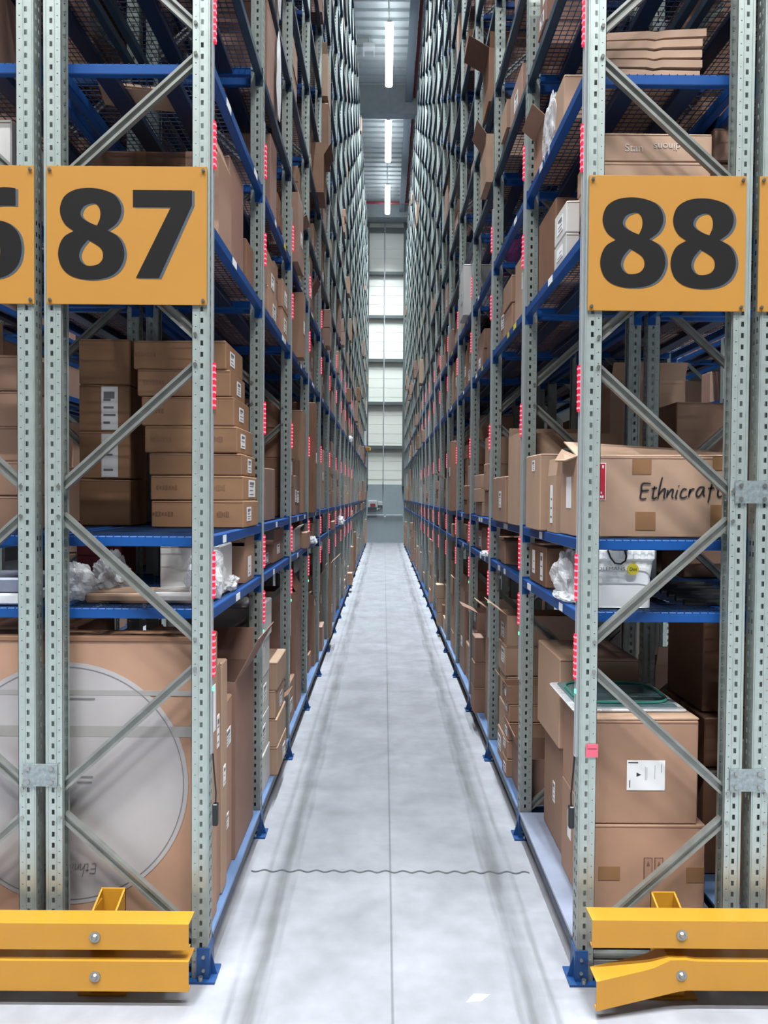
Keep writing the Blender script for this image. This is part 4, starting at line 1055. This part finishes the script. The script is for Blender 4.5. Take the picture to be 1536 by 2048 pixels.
# ------------------------------------------------------------------ cartons along the lane (each its own thing)
specs = []
gr = random.Random(77)
DENS = {0: .9, 1: .5, 2: .85, 3: .75, 4: .6, 5: .42, 6: .3, 7: .22, 8: .15}
def gen(row, b, k):
    xa, s, words = ROWS[row]; z0 = LZ(row, k)
    top = LZ(row, k+1)-.07 if k+1 < len(LEVELS) else z0+.6
    y = Y0+PITCH_Y*b+PD+.03; yend = Y0+PITCH_Y*(b+1)-.03; pos = 0
    clear = top-z0
    while y < yend-.2:
        w = gr.uniform(.18, .52); w = min(w, yend-y)
        dn = DENS.get(k, .10)
        if row[1] == '2': dn = .75 if k < 9 else .3
        if gr.random() > dn: y += w*.8; pos += 1; continue
        dep = gr.uniform(.32, .60); inset = gr.uniform(.005, .07)
        if gr.random() < .10 and row[1] == '1': inset = -gr.uniform(.02, .07)
        style = gr.random()
        if clear < .4: hs = [gr.uniform(.12, clear-.02)]
        elif style < .45: hs = [gr.uniform(.35, min(clear*.9, 1.15))]
        elif style < .8:
            h = gr.uniform(.12, .26); nst = int(min(gr.uniform(2, 6), (clear-.1)/h)); hs = [h]*max(1, nst)
        else: hs = [gr.uniform(.2, .4)]
        m = gr.choices(['kraft', 'kraft_pink', 'kraft_light', 'kraft_dark', 'whitebox'], [5, 4, 2.2, 1.8, .6])[0]
        z = z0+.002
        for q, h in enumerate(hs):
            if z+h > top: break
            jx = gr.uniform(-.012, .012); last = q == len(hs)-1
            x_in = xa+s*(inset+jx); x_out = x_in+s*dep
            op = last and gr.random() < .35
            fl = []
            if op:
                if gr.random() < .8: fl.append(('r' if s < 0 else 'l', gr.uniform(-.5, 1.2), min(w*.5, .16)))
                if gr.random() < .4 and pos > 0: fl.append(('f', gr.uniform(-.2, .6), min(.14, dep*.4)))
            lb = []
            if gr.random() < .55: lb.append(('r' if s < 0 else 'l', gr.uniform(.3, .7), gr.uniform(.35, .7), min(w*.45, .13), min(h*.5, .11)))
            if op and fl:
                fl = [(a, c, min(l_, max(.03, top-z-h-.01))) for a, c, l_ in fl]
            specs.append(dict(row=row, b=b, k=k, pos=pos, q=q, nq=len(hs), x=sorted((x_in, x_out)), y=(y, y+w-.012), z=(z, z+h), m=m, op=op, fl=fl, lb=lb, s=s, h=h, w=w))
            z += h+.003
        y += w+gr.uniform(0, .06); pos += 1
for row in ('L1', 'R1'):
    for b in range(NB):
        for k in range(len(LEVELS)-1):
            if b == 0 and k <= 4: continue
            if row == 'R1' and b == 1 and k == 2: continue
            if row == 'L1' and k >= 9 and b < 3: continue
            if (row, b, k) in (('L1', 4, 7), ('L1', 4, 8), ('L1', 1, 5), ('L1', 1, 6), ('R1', 2, 5), ('R1', 2, 6), ('R1', 2, 4)): continue
            gen(row, b, k)
for row in ('L2', 'R2'):
    for b in range(6):
        for k in range(len(LEVELS)-1):
            if b == 0 and k <= 3: continue
            gen(row, b, k)
for row in ('L3', 'R3'):
    for b in range(1, 8):
        for k in range(5): gen(row, b, k)
def score(c):
    d = c['y'][0]; zc = c['z'][1]-EYE.z
    if c['z'][0]-EYE.z > .70*d: return 0
    w = {'1': 1, '2': .25, '3': .3}[c['row'][1]]
    return w*c['h']*(c['w']+.35)/(d*d)
specs.sort(key=score, reverse=True)
NMAX = 232
MATS = ['kraft', 'kraft_pink', 'kraft_light', 'kraft_dark', 'whitebox']
MW = {'kraft': 'brown', 'kraft_pink': 'reddish-brown', 'kraft_light': 'sandy', 'kraft_dark': 'dark brown', 'whitebox': 'off-white'}
bulk = MB()
seen = set()
for i, c in enumerate(specs):
    if i < NMAX:
        sz = 'tall' if c['h'] > .5 else ('flat' if c['h'] < .17 else ('wide' if c['w'] > .4 else 'small'))
        st = ' open' if c['op'] else ''
        pl = ['near end', 'next along', 'mid bay', 'farther along', 'far end', 'very end', 'very end'][min(c['pos'], 6)]
        stk = '' if c['nq'] == 1 else (', topmost' if c['q'] == c['nq']-1 else ', %s in stack' % ['lowest', 'second', 'third', 'fourth', 'fifth', 'sixth'][c['q']])
        words = {'L1': 'left rack', 'R1': 'right rack', 'L2': 'outer left rack', 'R2': 'outer right rack', 'L3': 'far left rack', 'R3': 'far right rack'}[c['row']]
        lab = '%s%s %s carton, %s, %s bay, %s shelf, %s%s' % (sz, st, MW[c['m']], words, ORD[c['b']], ORD[c['k']], pl, stk)
        far = c['y'][0] > 16
        carton(c['x'][0], c['x'][1], c['y'][0], c['y'][1], c['z'][0], c['z'][1], c['m'], lab, 'cartons on the %s' % words,
               labs=[] if far else c['lb'], op=c['op'], flaps=c['fl'] if not far else [], seed=1000+i, rot=0 if c['nq'] > 1 else rnd.uniform(-.02, .02))
    else:
        bulk.cbox(c['x'][0], c['y'][0], c['z'][0], c['x'][1], c['y'][1], c['z'][1], .004, MATS.index(c['m']))
tag(bulk.obj('cartons', [M[q] for q in MATS]), 'many distant and half-hidden cartons filling the racks farther back', 'box', None, 'stuff')

# a few white films hanging over shelf edges farther along
for (px_, py_, Y, sx, sz, sd, lab) in ((632, 1078, 7.9, .10, .06, 21, 'white crumpled film hanging off the left narrow shelf, fourth bay'),
                                  (691, 1030, 13.0, .14, .12, 22, 'white film and paper spilling from the left shelf, eighth bay'),
                                  (910, 968, 9.6, .05, .05, 23, 'white film scrap poking out above the right chest-high shelf'),
                                  (975, 1113, 6.4, .07, .04, 24, 'white strip of film over the right narrow shelf, third bay'),
                                  (700, 868, 16.5, .12, .10, 25, 'white film on the left shelf edge high up, far back')):
    x, z = W(px_, py_, Y)
    x = (XL-.0 if x < 0 else XR+.0)
    lv = min((l for l in LEVELS), key=lambda l: abs(l-z+.02))
    crumple('plastic_film', lab, 'plastic wrap', (x, Y, lv), (sx*.6, sx*1.6, sz*.6), M['plastic'], sd, n=12, amp=.5)
